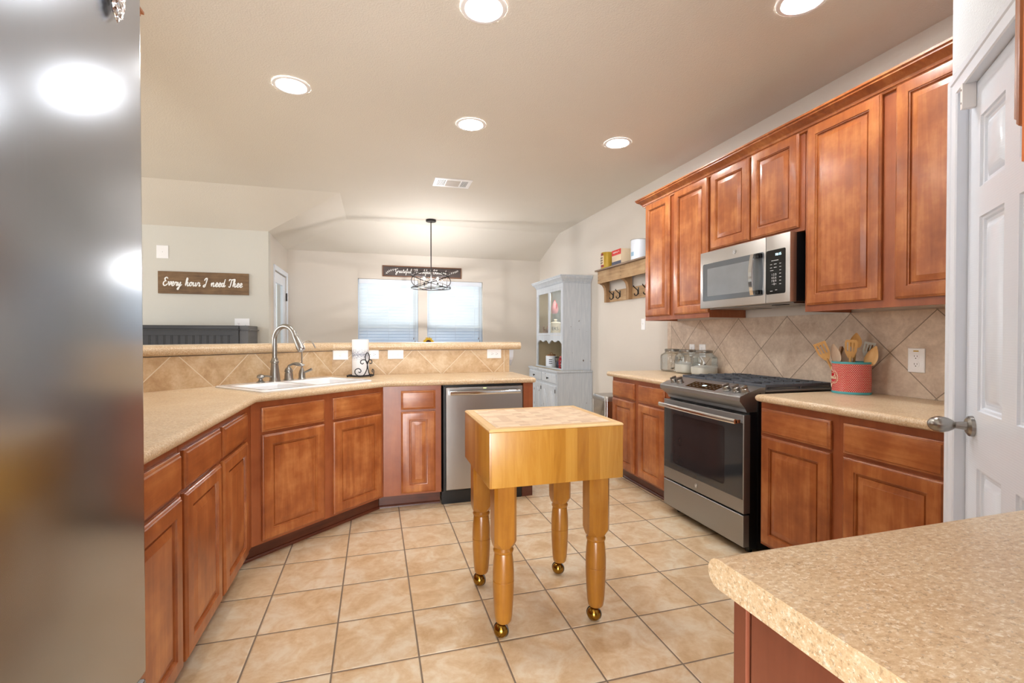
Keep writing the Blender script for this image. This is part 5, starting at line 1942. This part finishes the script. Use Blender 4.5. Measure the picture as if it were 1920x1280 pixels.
def arch_door(m_, x0, z0, x1, z1, y=-0.0005, t_=0.018):
    f = y - t_
    m_.rect_loops(x0, z0, x1, z1, [(0, y), (0, f + 0.006), (0.006, f), (0.012, f)], True, True)
    w = x1 - x0
    n = 12
    arch = []
    for i in range(n + 1):
        u = i / n
        arch.append((x0 + 0.06 + (w - 0.12) * u, z1 - 0.13 + 0.065 * (0.5 - 0.5 * math.cos(2 * PI * u)) ** 0.8))
    outl = [(x0 + 0.06, z0 + 0.06), (x1 - 0.06, z0 + 0.06)] + arch[::-1]
    cx_, cz_ = (x0 + x1) / 2, (z0 + z1) / 2
    m_.loops([[(a, f + 0.001, b_) for a, b_ in outl], [(cx_ + (a - cx_) * 0.97, f - 0.004, cz_ + (b_ - cz_) * 0.985) for a, b_ in outl],
              [(cx_ + (a - cx_) * 0.84, f - 0.009, cz_ + (b_ - cz_) * 0.94) for a, b_ in outl]])


for i, (x0, x1) in enumerate(((0.03, 0.285), (0.29, 0.545), (0.55, 0.80), (0.805, HWD - 0.03))):
    m = MB()
    arch_door(m, x0, 0.07, x1, 0.605)
    d = m.build('arched_door', M['hutch'], hu, ang=30)
    m = MB()
    for z in (0.15, 0.52):
        xx = x0 if i % 2 == 0 else x1
        m.box(xx - 0.008, -0.0225, z, xx + 0.008, -0.0188, z + 0.045)
    m.build('hinge', M['bronze'], d, smooth=False)
# upper case
UY = 0.092
uz0, uz1 = 0.7970, 1.905
ux0, ux1 = 0.045, HWD - 0.045
m = MB()
m.box(ux0, UY + 0.02, uz0, ux0 + 0.022, HD, uz1)
m.box(ux1 - 0.022, UY + 0.02, uz0, ux1, HD, uz1)
m.box(ux0 + 0.022, UY + 0.02, uz1 - 0.02, ux1 - 0.022, HD - 0.012, uz1)
# face frame
m.box(ux0, UY, uz0, ux0 + 0.045, UY + 0.0195, uz1)
m.box(ux1 - 0.045, UY, uz0, ux1, UY + 0.0195, uz1)
m.box(ux0 + 0.045, UY, 1.835, ux1 - 0.045, UY + 0.0195, uz1)
m.box(ux0 - 0.008, UY - 0.008, uz0, ux1 + 0.008, UY, uz0 + 0.02)
m.build('upper_case', M['hutch'], hu, smooth=False)
m = MB()
m.box(ux0 + 0.022, HD - 0.012, uz0, ux1 - 0.022, HD, uz1 - 0.02)
m.box(ux0 + 0.0221, UY + 0.0205, uz0 + 0.001, ux0 + 0.026, HD - 0.0125, uz1 - 0.021)
m.box(ux1 - 0.026, UY + 0.0205, uz0 + 0.001, ux1 - 0.0221, HD - 0.0125, uz1 - 0.021)
m.box(ux0 + 0.026, UY + 0.02, 1.200, ux1 - 0.026, HD - 0.0125, 1.218)
m.build('interior_lining', M['hutch_in'], hu, smooth=False)
MB().box(ux0 + 0.027, UY + 0.03, 1.517, ux1 - 0.027, HD - 0.014, 1.525).build('glass_shelf', M['glass'], hu, smooth=False)
MB().lathe([(0.035, 0), (0.035, -0.012), (0.028, -0.016), (0.001, -0.016)], (0, 0, 0), 20).build('cabinet_light', M['lamp'], hu, loc=(0.80, UY + 0.12, uz1 - 0.0205))
# scalloped apron between the doors and the open niche
m = MB()
n = 48
lo = []
for i in range(n + 1):
    u = i / n
    x = ux0 + 0.045 + (ux1 - ux0 - 0.09) * u
    c = abs((u * 2) % 1.0 - 0.5) * 2
    z = 1.205 - 0.035 - 0.04 * (0.5 + 0.5 * math.cos(PI * (1 - c) * 2)) * 0.6 - 0.025 * (c ** 6)
    lo.append((x, z))
m.prism([(lo[0][0], 1.236)] + lo + [(lo[-1][0], 1.236)], 'Y', UY + 0.0005, UY + 0.019)
m.build('scalloped_apron', M['hutch'], hu, smooth=False)
# glazed doors
xm = (ux0 + ux1) / 2
for x0, x1 in ((ux0 + 0.046, xm - 0.001), (xm + 0.001, ux1 - 0.046)):
    m = MB()
    z0, z1 = 1.238, 1.834
    m.rect_loops(x0, z0, x1, z1, [(0, UY + 0.016), (0, UY + 0.001), (0.026, UY + 0.001), (0.030, UY + 0.006), (0.030, UY + 0.016), (0, UY + 0.016)], False, False)
    d = m.build('glazed_door', M['hutch'], hu, ang=25)
    MB().box(x0 + 0.031, UY + 0.008, z0 + 0.031, x1 - 0.031, UY + 0.011, z1 - 0.031).build('glass_pane', M['glass'], d, smooth=False)
# cornice
pf = [(0.0, 1.888), (0.006, 1.890), (0.006, 1.905), (0.012, 1.909), (0.016, 1.918), (0.026, 1.930), (0.044, 1.946), (0.050, 1.952), (0.050, 1.962), (0.058, 1.968), (0.058, 1.982)]
ls = [[(ux0 - o, HD, z), (ux0 - o, UY - o, z), (ux1 + o, UY - o, z), (ux1 + o, HD, z)] for o, z in pf]
m = MB()
m.loops(ls, False, True)
i0 = ux0 - 0.006
for i in range(40):
    x = ux0 + 0.005 + (ux1 - ux0 - 0.01) * i / 39.5
    m.box(x, UY - 0.011, 1.892, x + 0.012, UY - 0.006, 1.903)
for i in range(15):
    y = UY + 0.005 + (HD - UY - 0.02) * i / 14.5
    m.box(ux1 + 0.006, y, 1.892, ux1 + 0.011, y + 0.012, 1.903)
m.build('cornice', M['hutch'], hu, ang=20)


def hp_(x, y, z):
    """hutch-local to world"""
    return (2.145 + y, HY0 - x, z)


# things in the hutch
rs = thing('rooster_figurine', 'small pink and red rooster figurine on the hutch glass shelf', 'figurine', hp_(0.51, 0.19, 1.5253))
m = MB()
m.lathe([(0.030, 0), (0.034, 0.006), (0.044, 0.03), (0.05, 0.06), (0.044, 0.095), (0.030, 0.125), (0.024, 0.145), (0.020, 0.158), (0.012, 0.168), (0.001, 0.171)], (0, 0, 0), 20, sy=1.25)
pink = plain('pink_ceramic', C(222, 140, 136), 0.4)
m.build('body', pink, rs)
m = MB()
m.prism([(-0.018, 0.16), (-0.012, 0.185), (-0.003, 0.176), (0.004, 0.192), (0.011, 0.178), (0.018, 0.184), (0.016, 0.160)], 'X', -0.004, 0.004)
m.build('comb', redlab, rs, smooth=False)
m = MB()
m.cyl((0, 0.022, 0.148), (0, 0.042, 0.143), 0.006, 0.001, 8)
m.build('beak', Y_tin, rs)
m = MB()
m.prism([(-0.045, 0.05), (-0.085, 0.09), (-0.09, 0.13), (-0.07, 0.115), (-0.06, 0.14), (-0.05, 0.11), (-0.03, 0.08)], 'X', -0.006, 0.006)
m.build('tail', redlab, rs, smooth=False)
pf_ = thing('picture_frame', 'small framed picture leaning behind the rooster on the glass shelf', 'picture frame', hp_(0.56, 0.30, 1.5253), R(-90))
pf_.rotation_euler = (R(-8), 0, R(-90))
m = MB()
m.rect_loops(-0.09, 0.0, 0.09, 0.235, [(0, 0.012), (0, -0.006), (0.022, -0.008), (0.028, 0.0)], True, True)
m.build('frame', M['letter_white'], pf_, ang=25)
MB().box(-0.058, -0.0015, 0.032, 0.058, -0.0003, 0.203).build('picture', plain('faded_print', C(206, 150, 128), 0.6, vary=0.2), pf_, smooth=False)
m = MB()
m.box(-0.058, -0.0030, 0.175, 0.0, -0.0016, 0.195)
m.build('picture_bar', M['charcoal_line'], pf_, smooth=False)
cn = thing('lidded_canister', 'cream canister with dark ERS lettering in the hutch', 'canister', hp_(0.51, 0.205, 1.2183))
m = MB()
m.lathe([(0.066, 0), (0.070, 0.004), (0.070, 0.165), (0.066, 0.17), (0.001, 0.17)], (0, 0, 0), 32)
m.build('body', M['cream'], cn)
m = MB()
m.lathe([(0.071, 0.1702), (0.072, 0.174), (0.072, 0.186), (0.058, 0.196), (0.026, 0.202), (0.012, 0.208), (0.012, 0.214), (0.022, 0.222), (0.018, 0.236), (0.001, 0.238)], (0, 0, 0), 32)
m.build('lid', M['cream'], cn)
o = text_mesh('ERS', 0.062, 'lettering', M['charcoal_line'], cn)
for v in o.data.vertices:
    a = R(240) + v.co.x / 0.0705
    rr_ = 0.0706 + (0.0006 if v.co.y < 0 else 0)
    v.co = (rr_ * math.cos(a), rr_ * math.sin(a), v.co.z + 0.105)
jg = thing('cream_jug', 'small white jug behind the right hutch door', 'jug', hp_(0.905, 0.165, 1.2183))
m = MB()
m.lathe([(0.036, 0), (0.040, 0.004), (0.050, 0.04), (0.048, 0.075), (0.034, 0.105), (0.034, 0.125), (0.042, 0.145), (0.040, 0.145), (0.031, 0.124), (0.031, 0.10)], (0, 0, 0), 28, cap=False)
m.loops([[(0.036 * math.cos(2 * PI * i / 28), 0.036 * math.sin(2 * PI * i / 28), 0.0005) for i in range(28)]], True, False)
m.build('body', M['porcelain'], jg)
MB().tube(spline([(0.0, 0.036, 0.12), (0.0, 0.075, 0.11), (0.0, 0.08, 0.07), (0.0, 0.048, 0.045)], 5), 0.006, 8).build('handle', M['porcelain'], jg)
MB().prism([(-0.02, 0.125), (-0.058, 0.15), (-0.036, 0.105)], 'X', -0.012, 0.012).build('spout', M['porcelain'], jg, smooth=False)
tk = thing('turkey_figurine', 'brown turkey figurine with fanned tail behind the left hutch door', 'figurine', hp_(0.23, 0.175, 1.2183))
brown = plain('brown_ceramic', C(112, 68, 40), 0.5, vary=0.3)
m = MB()
m.lathe([(0.028, 0), (0.03, 0.006), (0.045, 0.03), (0.048, 0.06), (0.036, 0.088), (0.016, 0.10), (0.001, 0.104)], (0, 0, 0), 20)
m.tube(spline([(-0.03, 0, 0.08), (-0.045, 0, 0.11), (-0.042, 0, 0.135), (-0.052, 0, 0.14)], 4), [0.016, 0.015, 0.014, 0.013, 0.012, 0.011, 0.011, 0.012, 0.013, 0.013, 0.012, 0.008, 0.004], 10)
m.build('body', brown, tk)
m = MB()
for i in range(9):
    a = R(-70 + 140 * i / 8)
    c0 = Vector((0.03, 0.0, 0.05))
    tip = c0 + Vector((0.012, math.sin(a) * 0.105, math.cos(a) * 0.105))
    sd_ = Vector((0, math.cos(a), -math.sin(a))) * 0.02
    m.loops([[c0 - sd_ * 0.3, c0 + sd_ * 0.3], [tip - sd_, tip + sd_], [tip + (tip - c0) * 0.14 - sd_ * 0.4, tip + (tip - c0) * 0.14 + sd_ * 0.4]], False, False, closed=False)
so = m.build('tail_fan', plain('rust_tail', C(140, 84, 50), 0.6, vary=0.3), tk, smooth=False)
mdf = so.modifiers.new('thick', 'SOLIDIFY')
mdf.thickness = 0.005
bk = thing('lidded_canister', 'white canister with wooden lid in the open hutch niche', 'canister', hp_(0.36, 0.20, 0.7968))
m = MB()
m.lathe([(0.072, 0), (0.076, 0.004), (0.076, 0.15), (0.073, 0.156), (0.001, 0.156)], (0, 0, 0), 32)
m.build('body', M['white_paint'], bk)
m = MB()
m.lathe([(0.060, 0.1562), (0.060, 0.172), (0.056, 0.175), (0.001, 0.175)], (0, 0, 0), 32)
m.build('lid', M['spoon_d'], bk)
MB().tube(spline([(0.0, -0.05, 0.172), (0.0, -0.03, 0.196), (0.0, 0.03, 0.196), (0.0, 0.05, 0.172)], 5), 0.005, 8).build('handle', M['spoon_d'], bk)
m = MB()
for z in (0.05, 0.075, 0.10):
    m.loops([[(0.0764 * math.cos(R(a)), 0.0764 * math.sin(R(a)), zz) for a in range(224, 264, 4)] for zz in (z, z + 0.010)], False, False, closed=False)
m.build('label_lines', M['charcoal'], bk)
wb = thing('wire_basket', 'grey wire basket of folded fabric in the hutch niche', 'basket', hp_(0.80, 0.182, 0.7968))
m = MB()
for z, k in ((0.004, 0.82), (0.05, 0.88), (0.10, 0.94), (0.15, 1.0)):
    m.tube([(0.075 * k * math.cos(a), 0.17 * k * math.sin(a), z) for a in [2 * PI * i / 32 for i in range(32)]], 0.0022 if z < 0.14 else 0.004, 6, closed=True)
for i in range(26):
    a = 2 * PI * i / 26
    m.tube([(0.075 * 0.82 * math.cos(a), 0.17 * 0.82 * math.sin(a), 0.004), (0.075 * math.cos(a), 0.17 * math.sin(a), 0.15)], 0.0014, 5)
for i in range(-3, 4):
    m.tube([(0.02 * i, -0.17 * 0.8 * math.sqrt(max(0.05, 1 - (0.02 * i / 0.062) ** 2)), 0.004), (0.02 * i, 0.17 * 0.8 * math.sqrt(max(0.05, 1 - (0.02 * i / 0.062) ** 2)), 0.004)], 0.0014, 5)
m.build('wire_body', M['wrought'], wb)


def fabric(label, x, y, col, col2, tilt, h):
    t_ = NT('patterned_fabric_' + str(col2[0])[:5])
    v_ = t_.n('ShaderNodeTexVoronoi')
    t_.link(t_.coord(), v_.inputs['Vector'])
    v_.inputs['Scale'].default_value = 60
    t_.set(color=t_.mix(t_.math('LESS_THAN', v_.outputs['Distance'], 0.3), col, col2), rough=0.9)
    p0 = hp_(x, y, 0.803)
    o_ = thing('folded_fabric', label, 'fabric', p0, R(-90), 'folded fabrics in the wire basket')
    o_.rotation_euler = (0, tilt, R(-90))
    m_ = MB()
    zz = [0.0, h * 0.3, h * 0.7, h * 0.93, h]
    m_.loops([[(a_ * k, b_ * k2, z) for a_, b_ in ((-0.026, -0.05), (0.0, -0.054), (0.026, -0.05), (0.030, 0.0), (0.026, 0.05), (0.0, 0.053), (-0.026, 0.05), (-0.03, 0.0))]
              for z, k, k2 in zip(zz, (0.8, 1.0, 1.05, 0.8, 0.35), (0.9, 1, 1, 0.95, 0.85))])
    f_ = m_.build('cloth_roll', t_.m, o_, ang=80)


fabric('red polka dot fabric roll in the wire basket', 0.81, 0.182, C(196, 52, 60), C(240, 232, 228), R(12), 0.165)
fabric('teal floral fabric roll in the wire basket', 0.90, 0.182, C(96, 156, 158), C(214, 214, 206), R(10), 0.15)
fabric('dark navy floral fabric roll low in the wire basket', 0.735, 0.182, C(70, 74, 96), C(206, 120, 110), R(14), 0.105)

# ------------------------------------------------------------------ trash can between hutch and cabinets
tc = thing('trash_can', 'stainless step trash can between the hutch and the base cabinet', 'trash can', (2.375, 4.38, 0), R(-90))
m = MB()
m.loops([rr_rect(-0.15, -0.185, 0.15, 0.185, 0.035, z, 5) for z in (0.0, 0.025)])
m.build('base', M['black'], tc)
m = MB()
m.loops([rr_rect(-0.15, -0.185, 0.15, 0.185, 0.035, z, 5) for z in (0.0255, 0.575)])
m.build('bin_body', stainless('polished_bin_steel', C(206, 208, 212), 0.16), tc)
m = MB()
m.loops([rr_rect(-0.156, -0.191, 0.156, 0.191, 0.038, 0.5755, 5), rr_rect(-0.156, -0.191, 0.156, 0.191, 0.038, 0.61, 5), rr_rect(-0.148, -0.183, 0.148, 0.183, 0.034, 0.625, 5)])
m.build('lid', M['steel_micro'], tc)
MB().box(-0.06, -0.215, 0.004, 0.06, -0.186, 0.018, 0.003).build('pedal', M['black'], tc)

# ------------------------------------------------------------------ pendant light over the nook
pn = thing('pendant_light', 'black cage drum pendant light hanging in the nook', 'pendant light', (0.704, 6.23, ZC))
m = MB()
m.lathe([(0.066, -0.0005), (0.066, -0.022), (0.062, -0.026), (0.001, -0.026)], (0, 0, 0), 32)
m.build('canopy', M['bronze'], pn)
zr1, zr0, rr2 = -0.705, -0.892, 0.252
m = MB()
m.cyl((0, 0, -0.026), (0, 0, -0.895), 0.0065, None, 12)
m.lathe([(0.014, -0.885), (0.014, -0.899), (0.006, -0.906), (0.001, -0.908)], (0, 0, 0), 14)
m.build('rod', M['bronze'], pn)
m = MB()
for z in (zr1, zr0):
    m.tube([(rr2 * math.cos(a), rr2 * math.sin(a), z) for a in [2 * PI * i / 64 for i in range(64)]], 0.0054, 8, closed=True)
for k in range(4):
    a = R(28 + 90 * k)
    m.tube([(rr2 * math.cos(a), rr2 * math.sin(a), zr0), (rr2 * math.cos(a), rr2 * math.sin(a), zr1)], 0.0042, 6)
for ph_ in (20, 140, 260):
    m.tube([(rr2 * math.cos(a), rr2 * math.sin(a), (zr0 + zr1) / 2 + (zr1 - zr0) / 2 * math.cos(a - R(ph_))) for a in [2 * PI * i / 64 for i in range(64)]], 0.0054, 8, closed=True)
for a in (R(28), R(118)):
    m.tube([(rr2 * math.cos(a), rr2 * math.sin(a), zr0), (-rr2 * math.cos(a), -rr2 * math.sin(a), zr0)], 0.0042, 6)
m.build('cage', M['bronze'], pn)
for k in range(2):
    a = R(-8 + 180 * k)
    x, y = 0.085 * math.cos(a), 0.085 * math.sin(a)
    m = MB()
    m.tube([(0, 0, zr0 + 0.012), (x, y, zr0 + 0.012), (x, y, zr0 + 0.03)], 0.005, 8)
    m.cyl((x, y, zr0 + 0.028), (x, y, zr0 + 0.075), 0.012, 0.012, 14)
    ar = m.build('socket_arm', M['bronze'], pn)
    m = MB()
    m.lathe([(0.010, 0.0), (0.013, 0.012), (0.020, 0.03), (0.026, 0.05), (0.024, 0.066), (0.014, 0.078), (0.001, 0.083)], (x, y, zr0 + 0.076), 16)
    m.build('bulb', M['glass'], ar)
    MB().lathe([(0.001, 0), (0.005, 0.003), (0.006, 0.012), (0.005, 0.021), (0.001, 0.024)], (x, y, zr0 + 0.114), 14).build('filament', M['filament'], ar)

# ------------------------------------------------------------------ recessed ceiling lights and vent
RL = [((0.487, 2.151), 'recessed ceiling light nearest the top middle of the photo'), ((-0.482, 3.133), 'recessed ceiling light on the left, above the sink'),
      ((0.663, 3.348), 'recessed ceiling light in the middle, above the dishwasher run'), ((1.833, 3.350), 'recessed ceiling light far right, before the wall cabinets'),
      ((1.857, 1.70), 'recessed ceiling light cut off by the top edge on the right')]
for (x, y), lab in RL:
    t = thing('ceiling_light', lab, 'ceiling light', (x, y, ZC), 0, 'recessed kitchen ceiling lights')
    m = MB()
    m.lathe([(0.082, -0.004), (0.088, -0.007), (0.104, -0.0055), (0.108, -0.0005)], (0, 0, 0), 36, cap=False)
    m.build('trim_ring', M['white_plastic'], t)
    MB().lathe([(0.0825, -0.0015), (0.0825, -0.0045), (0.001, -0.0045)], (0, 0, 0), 36).build('diffuser', M['lamp'], t)
vt = thing('ceiling_vent', 'white rectangular air vent in the ceiling before the nook', 'vent', (0.738, 4.672, ZC))
VX, VY = 0.183, 0.125
m = MB()
m.loops([[(-VX + i, -VY + i, z), (VX - i, -VY + i, z), (VX - i, VY - i, z), (-VX + i, VY - i, z)] for i, z in ((0, -0.0005), (0, -0.005), (0.004, -0.008), (0.034, -0.008), (0.036, -0.002))], False, False)
for x in (-0.075, 0.07):
    m.box(x, -VY + 0.034, -0.008, x + 0.012, VY - 0.034, -0.004)
m.build('frame', M['white_plastic'], vt, ang=25)
MB().box(-VX + 0.03, -VY + 0.03, -0.0012, VX - 0.03, VY - 0.03, -0.0006).build('backing', M['black'], vt, smooth=False)
m = MB()
for k in range(6):
    for x0 in (-0.150, 0.082):
        x = x0 + 0.0125 * k
        m.box(x, -VY + 0.035, -0.0068, x + 0.005, VY - 0.035, -0.0016)
m.build('louvers', M['white_plastic'], vt, smooth=False)
MB().box(-0.063, -VY + 0.035, -0.0065, 0.07, VY - 0.035, -0.0015).build('center_plate', plain('vent_grey', C(176, 164, 150), 0.5), vt, smooth=False)

# ------------------------------------------------------------------ signs
sg = thing('board_sign', 'walnut board sign reading Every hour I need thee', 'sign', (-1.866, YS - 0.0005, 1.826))
hw_, hh_ = 0.452, 0.124
MB().box(-hw_, -0.022, -hh_, hw_, 0, hh_, 0.0015).build('board', M['sign_wood'], sg, smooth=False)
m = MB()
script_on_plane(m, 'Every hour I need Thee', -0.40, 0.39, -0.036, 0.047, -0.024, 0.0062)
m.build('script_lettering', M['letter_white'], sg)
sg2 = thing('board_sign', 'long charcoal sign with white script above the nook windows', 'sign', (0.709, YF - 0.0005, 2.208))
hw_, hh_ = 0.60, 0.083
MB().box(-hw_ + 0.012, -0.014, -hh_ + 0.012, hw_ - 0.012, 0, hh_ - 0.012).build('board', M['sign_dark'], sg2, smooth=False)
m = MB()
m.rect_loops(-hw_, -hh_, hw_, hh_, [(0, 0), (0, -0.022), (0.014, -0.022), (0.014, -0.0142)], False, False)
m.build('frame', M['sign_frame'], sg2, smooth=False)
m = MB()
script_on_plane(m, 'Grateful Thankful Blessed', -0.41, 0.36, -0.022, 0.034, -0.0155, 0.0036)
m.build('script_lettering', M['letter_white'], sg2)
m = MB()
for sgn, x0, z0 in ((-1, -0.555, -0.045), (1, 0.555, 0.045)):
    pts = spline([(x0, -0.0152, z0), (x0 + (-sgn) * 0.06, -0.0152, z0 + (0.05 if sgn < 0 else -0.03)), (x0 + (-sgn) * 0.15, -0.0152, z0 + (0.075 if sgn < 0 else -0.055))], 6)
    m.tube(pts, 0.0016, 5)
    for i in range(1, len(pts) - 1, 2):
        for q in (1, -1):
            p0 = pts[i]
            d = (pts[i + 1] - pts[i - 1]).normalized()
            nrm = Vector((-d.z, 0, d.x)) * q
            p1 = p0 + d * 0.016 + nrm * 0.016
            m.tube([p0, (p0 + p1) / 2, p1], [0.001, 0.005, 0.0008], 6, flat=0.3, up=(0, 1, 0))
m.build('laurel_leaves', M['letter_white'], sg2)

# ------------------------------------------------------------------ dark cabinet by the sign wall
dc = thing('storage_cabinet', 'charcoal wooden cabinet back with beadboard panel below the walnut sign', 'cabinet', (-2.74, 5.70, 0))
CW, CD, CH = 1.33, 0.452, 1.335
m = MB()
m.box(0.0, 0.0, 0.0, 0.06, 0.06, CH - 0.045)
m.box(CW - 0.055, 0.0, 0.0, CW, 0.06, CH - 0.045)
m.box(0.06, 0.006, CH - 0.10, CW - 0.055, 0.05, CH - 0.045)
m.box(0.06, 0.006, 0.08, CW - 0.055, 0.05, 0.2)
m.build('frame', M['charcoal'], dc, smooth=False)
m = MB()
m.box(0.06, 0.018, 0.2, CW - 0.055, 0.03, CH - 0.10)
m.build('beadboard_panel', M['charcoal'], dc, smooth=False)
m = MB()
k = 0
x = 0.10
while x < CW - 0.08:
    for dx in (0, 0.013):
        m.box(x + dx, 0.0165, 0.2005, x + dx + 0.005, 0.0178, CH - 0.1005)
    x += 0.066
m.build('groove_lines', M['charcoal_line'], dc, smooth=False)
m = MB()
m.box(-0.01, -0.02, CH - 0.044, CW + 0.012, 0.06, CH - 0.034, 0.003)
m.box(0.0, -0.004, CH - 0.0335, CW + 0.002, 0.05, CH + 0.004, 0.003)
m.build('top_rail', M['charcoal'], dc)
m = MB()
m.box(CW + 0.001, 0.03, 0.0, CW + 0.085, CD, CH - 0.05)
m.box(CW + 0.001, 0.012, CH - 0.0495, CW + 0.105, CD, CH - 0.038, 0.003)
m.box(CW + 0.0025, 0.02, CH - 0.0375, CW + 0.085, CD, CH + 0.004)
m.build('end_section', plain('mid_grey_end', C(84, 84, 87), 0.4), dc, smooth=False)  # paler grey than the cabinet front

# ------------------------------------------------------------------ nook table with sunflower
tb = thing('dining_table', 'round wooden table under the pendant light behind the bar', 'table', (0.70, 6.25, 0))
m = MB()
m.lathe([(0.50, 0.715), (0.52, 0.72), (0.52, 0.742), (0.51, 0.748), (0.001, 0.748)], (0, 0, 0), 48)
m.build('tabletop', M['sign_wood'], tb)
m = MB()
m.lathe([(0.05, 0.714), (0.05, 0.6), (0.07, 0.5), (0.045, 0.4), (0.05, 0.2), (0.08, 0.12), (0.02, 0.11)], (0, 0, 0), 24)
m.build('pedestal', M['sign_wood'], tb)
for k in range(4):
    a = R(45 + 90 * k)
    m = MB()
    m.tube(spline([(0.04 * math.cos(a), 0.04 * math.sin(a), 0.18), (0.2 * math.cos(a), 0.2 * math.sin(a), 0.12), (0.36 * math.cos(a), 0.36 * math.sin(a), 0.026)], 4), 0.025, 10)
    m.build('leg', M['sign_wood'], tb)
vs_ = thing('flower_vase', 'white vase on the nook table hidden behind the bar', 'vase', (0.668, 6.25, 0.7485))
m = MB()
m.lathe([(0.05, 0), (0.06, 0.01), (0.07, 0.08), (0.06, 0.16), (0.042, 0.2), (0.045, 0.215), (0.040, 0.215), (0.037, 0.2), (0.05, 0.15), (0.05, 0.03)], (0, 0, 0), 28, cap=False)
m.build('vase_body', M['porcelain'], vs_)
sf = thing('sunflower', 'yellow sunflower head peeking above the bar top', 'flower', (0.668, 6.25, 0.928))
m = MB()
m.tube(spline([(0, 0.0, -0.14), (0.005, 0.004, 0.1), (-0.003, 0.0, 0.19), (0.0, -0.012, 0.208)], 4), 0.005, 8)
m.build('stem', plain('green_stem', C(84, 110, 44), 0.6), sf)
HC = Vector((0.0, -0.035, 0.215))
m = MB()
m.M = Matrix.Translation(HC) @ Matrix.Rotation(R(62), 4, 'X')
m.lathe([(0.034, -0.006), (0.036, 0.002), (0.030, 0.011), (0.016, 0.015), (0.001, 0.013)], (0, 0, 0), 24)
m.build('seed_disc', plain('dark_brown_seeds', C(74, 42, 28), 0.8, vary=0.3), sf)
m = MB()
m.M = Matrix.Translation(HC) @ Matrix.Rotation(R(62), 4, 'X')
for ring_i, (n, Lp, zz) in enumerate(((22, 0.082, -0.002), (18, 0.07, 0.004))):
    for i in range(n):
        a = 2 * PI * (i + 0.5 * ring_i) / n + random.uniform(-0.06, 0.06)
        d = Vector((math.cos(a), math.sin(a), 0))
        s_ = Vector((-math.sin(a), math.cos(a), 0))
        Lq = Lp * random.uniform(0.88, 1.1)
        up = random.uniform(-0.012, 0.012)
        m.loops([[d * 0.028 - s_ * 0.005 + Vector((0, 0, zz)), d * 0.028 + s_ * 0.005 + Vector((0, 0, zz))],
                 [d * (Lq * 0.65) - s_ * 0.011 + Vector((0, 0, zz + 0.004)), d * (Lq * 0.65) + s_ * 0.011 + Vector((0, 0, zz + 0.004))],
                 [d * Lq - s_ * 0.001 + Vector((0, 0, zz + up)), d * Lq + s_ * 0.001 + Vector((0, 0, zz + up))]], False, False, closed=False)
m.build('petals', plain('yellow_petals', C(226, 186, 40), 0.6, vary=0.15), sf, smooth=False)
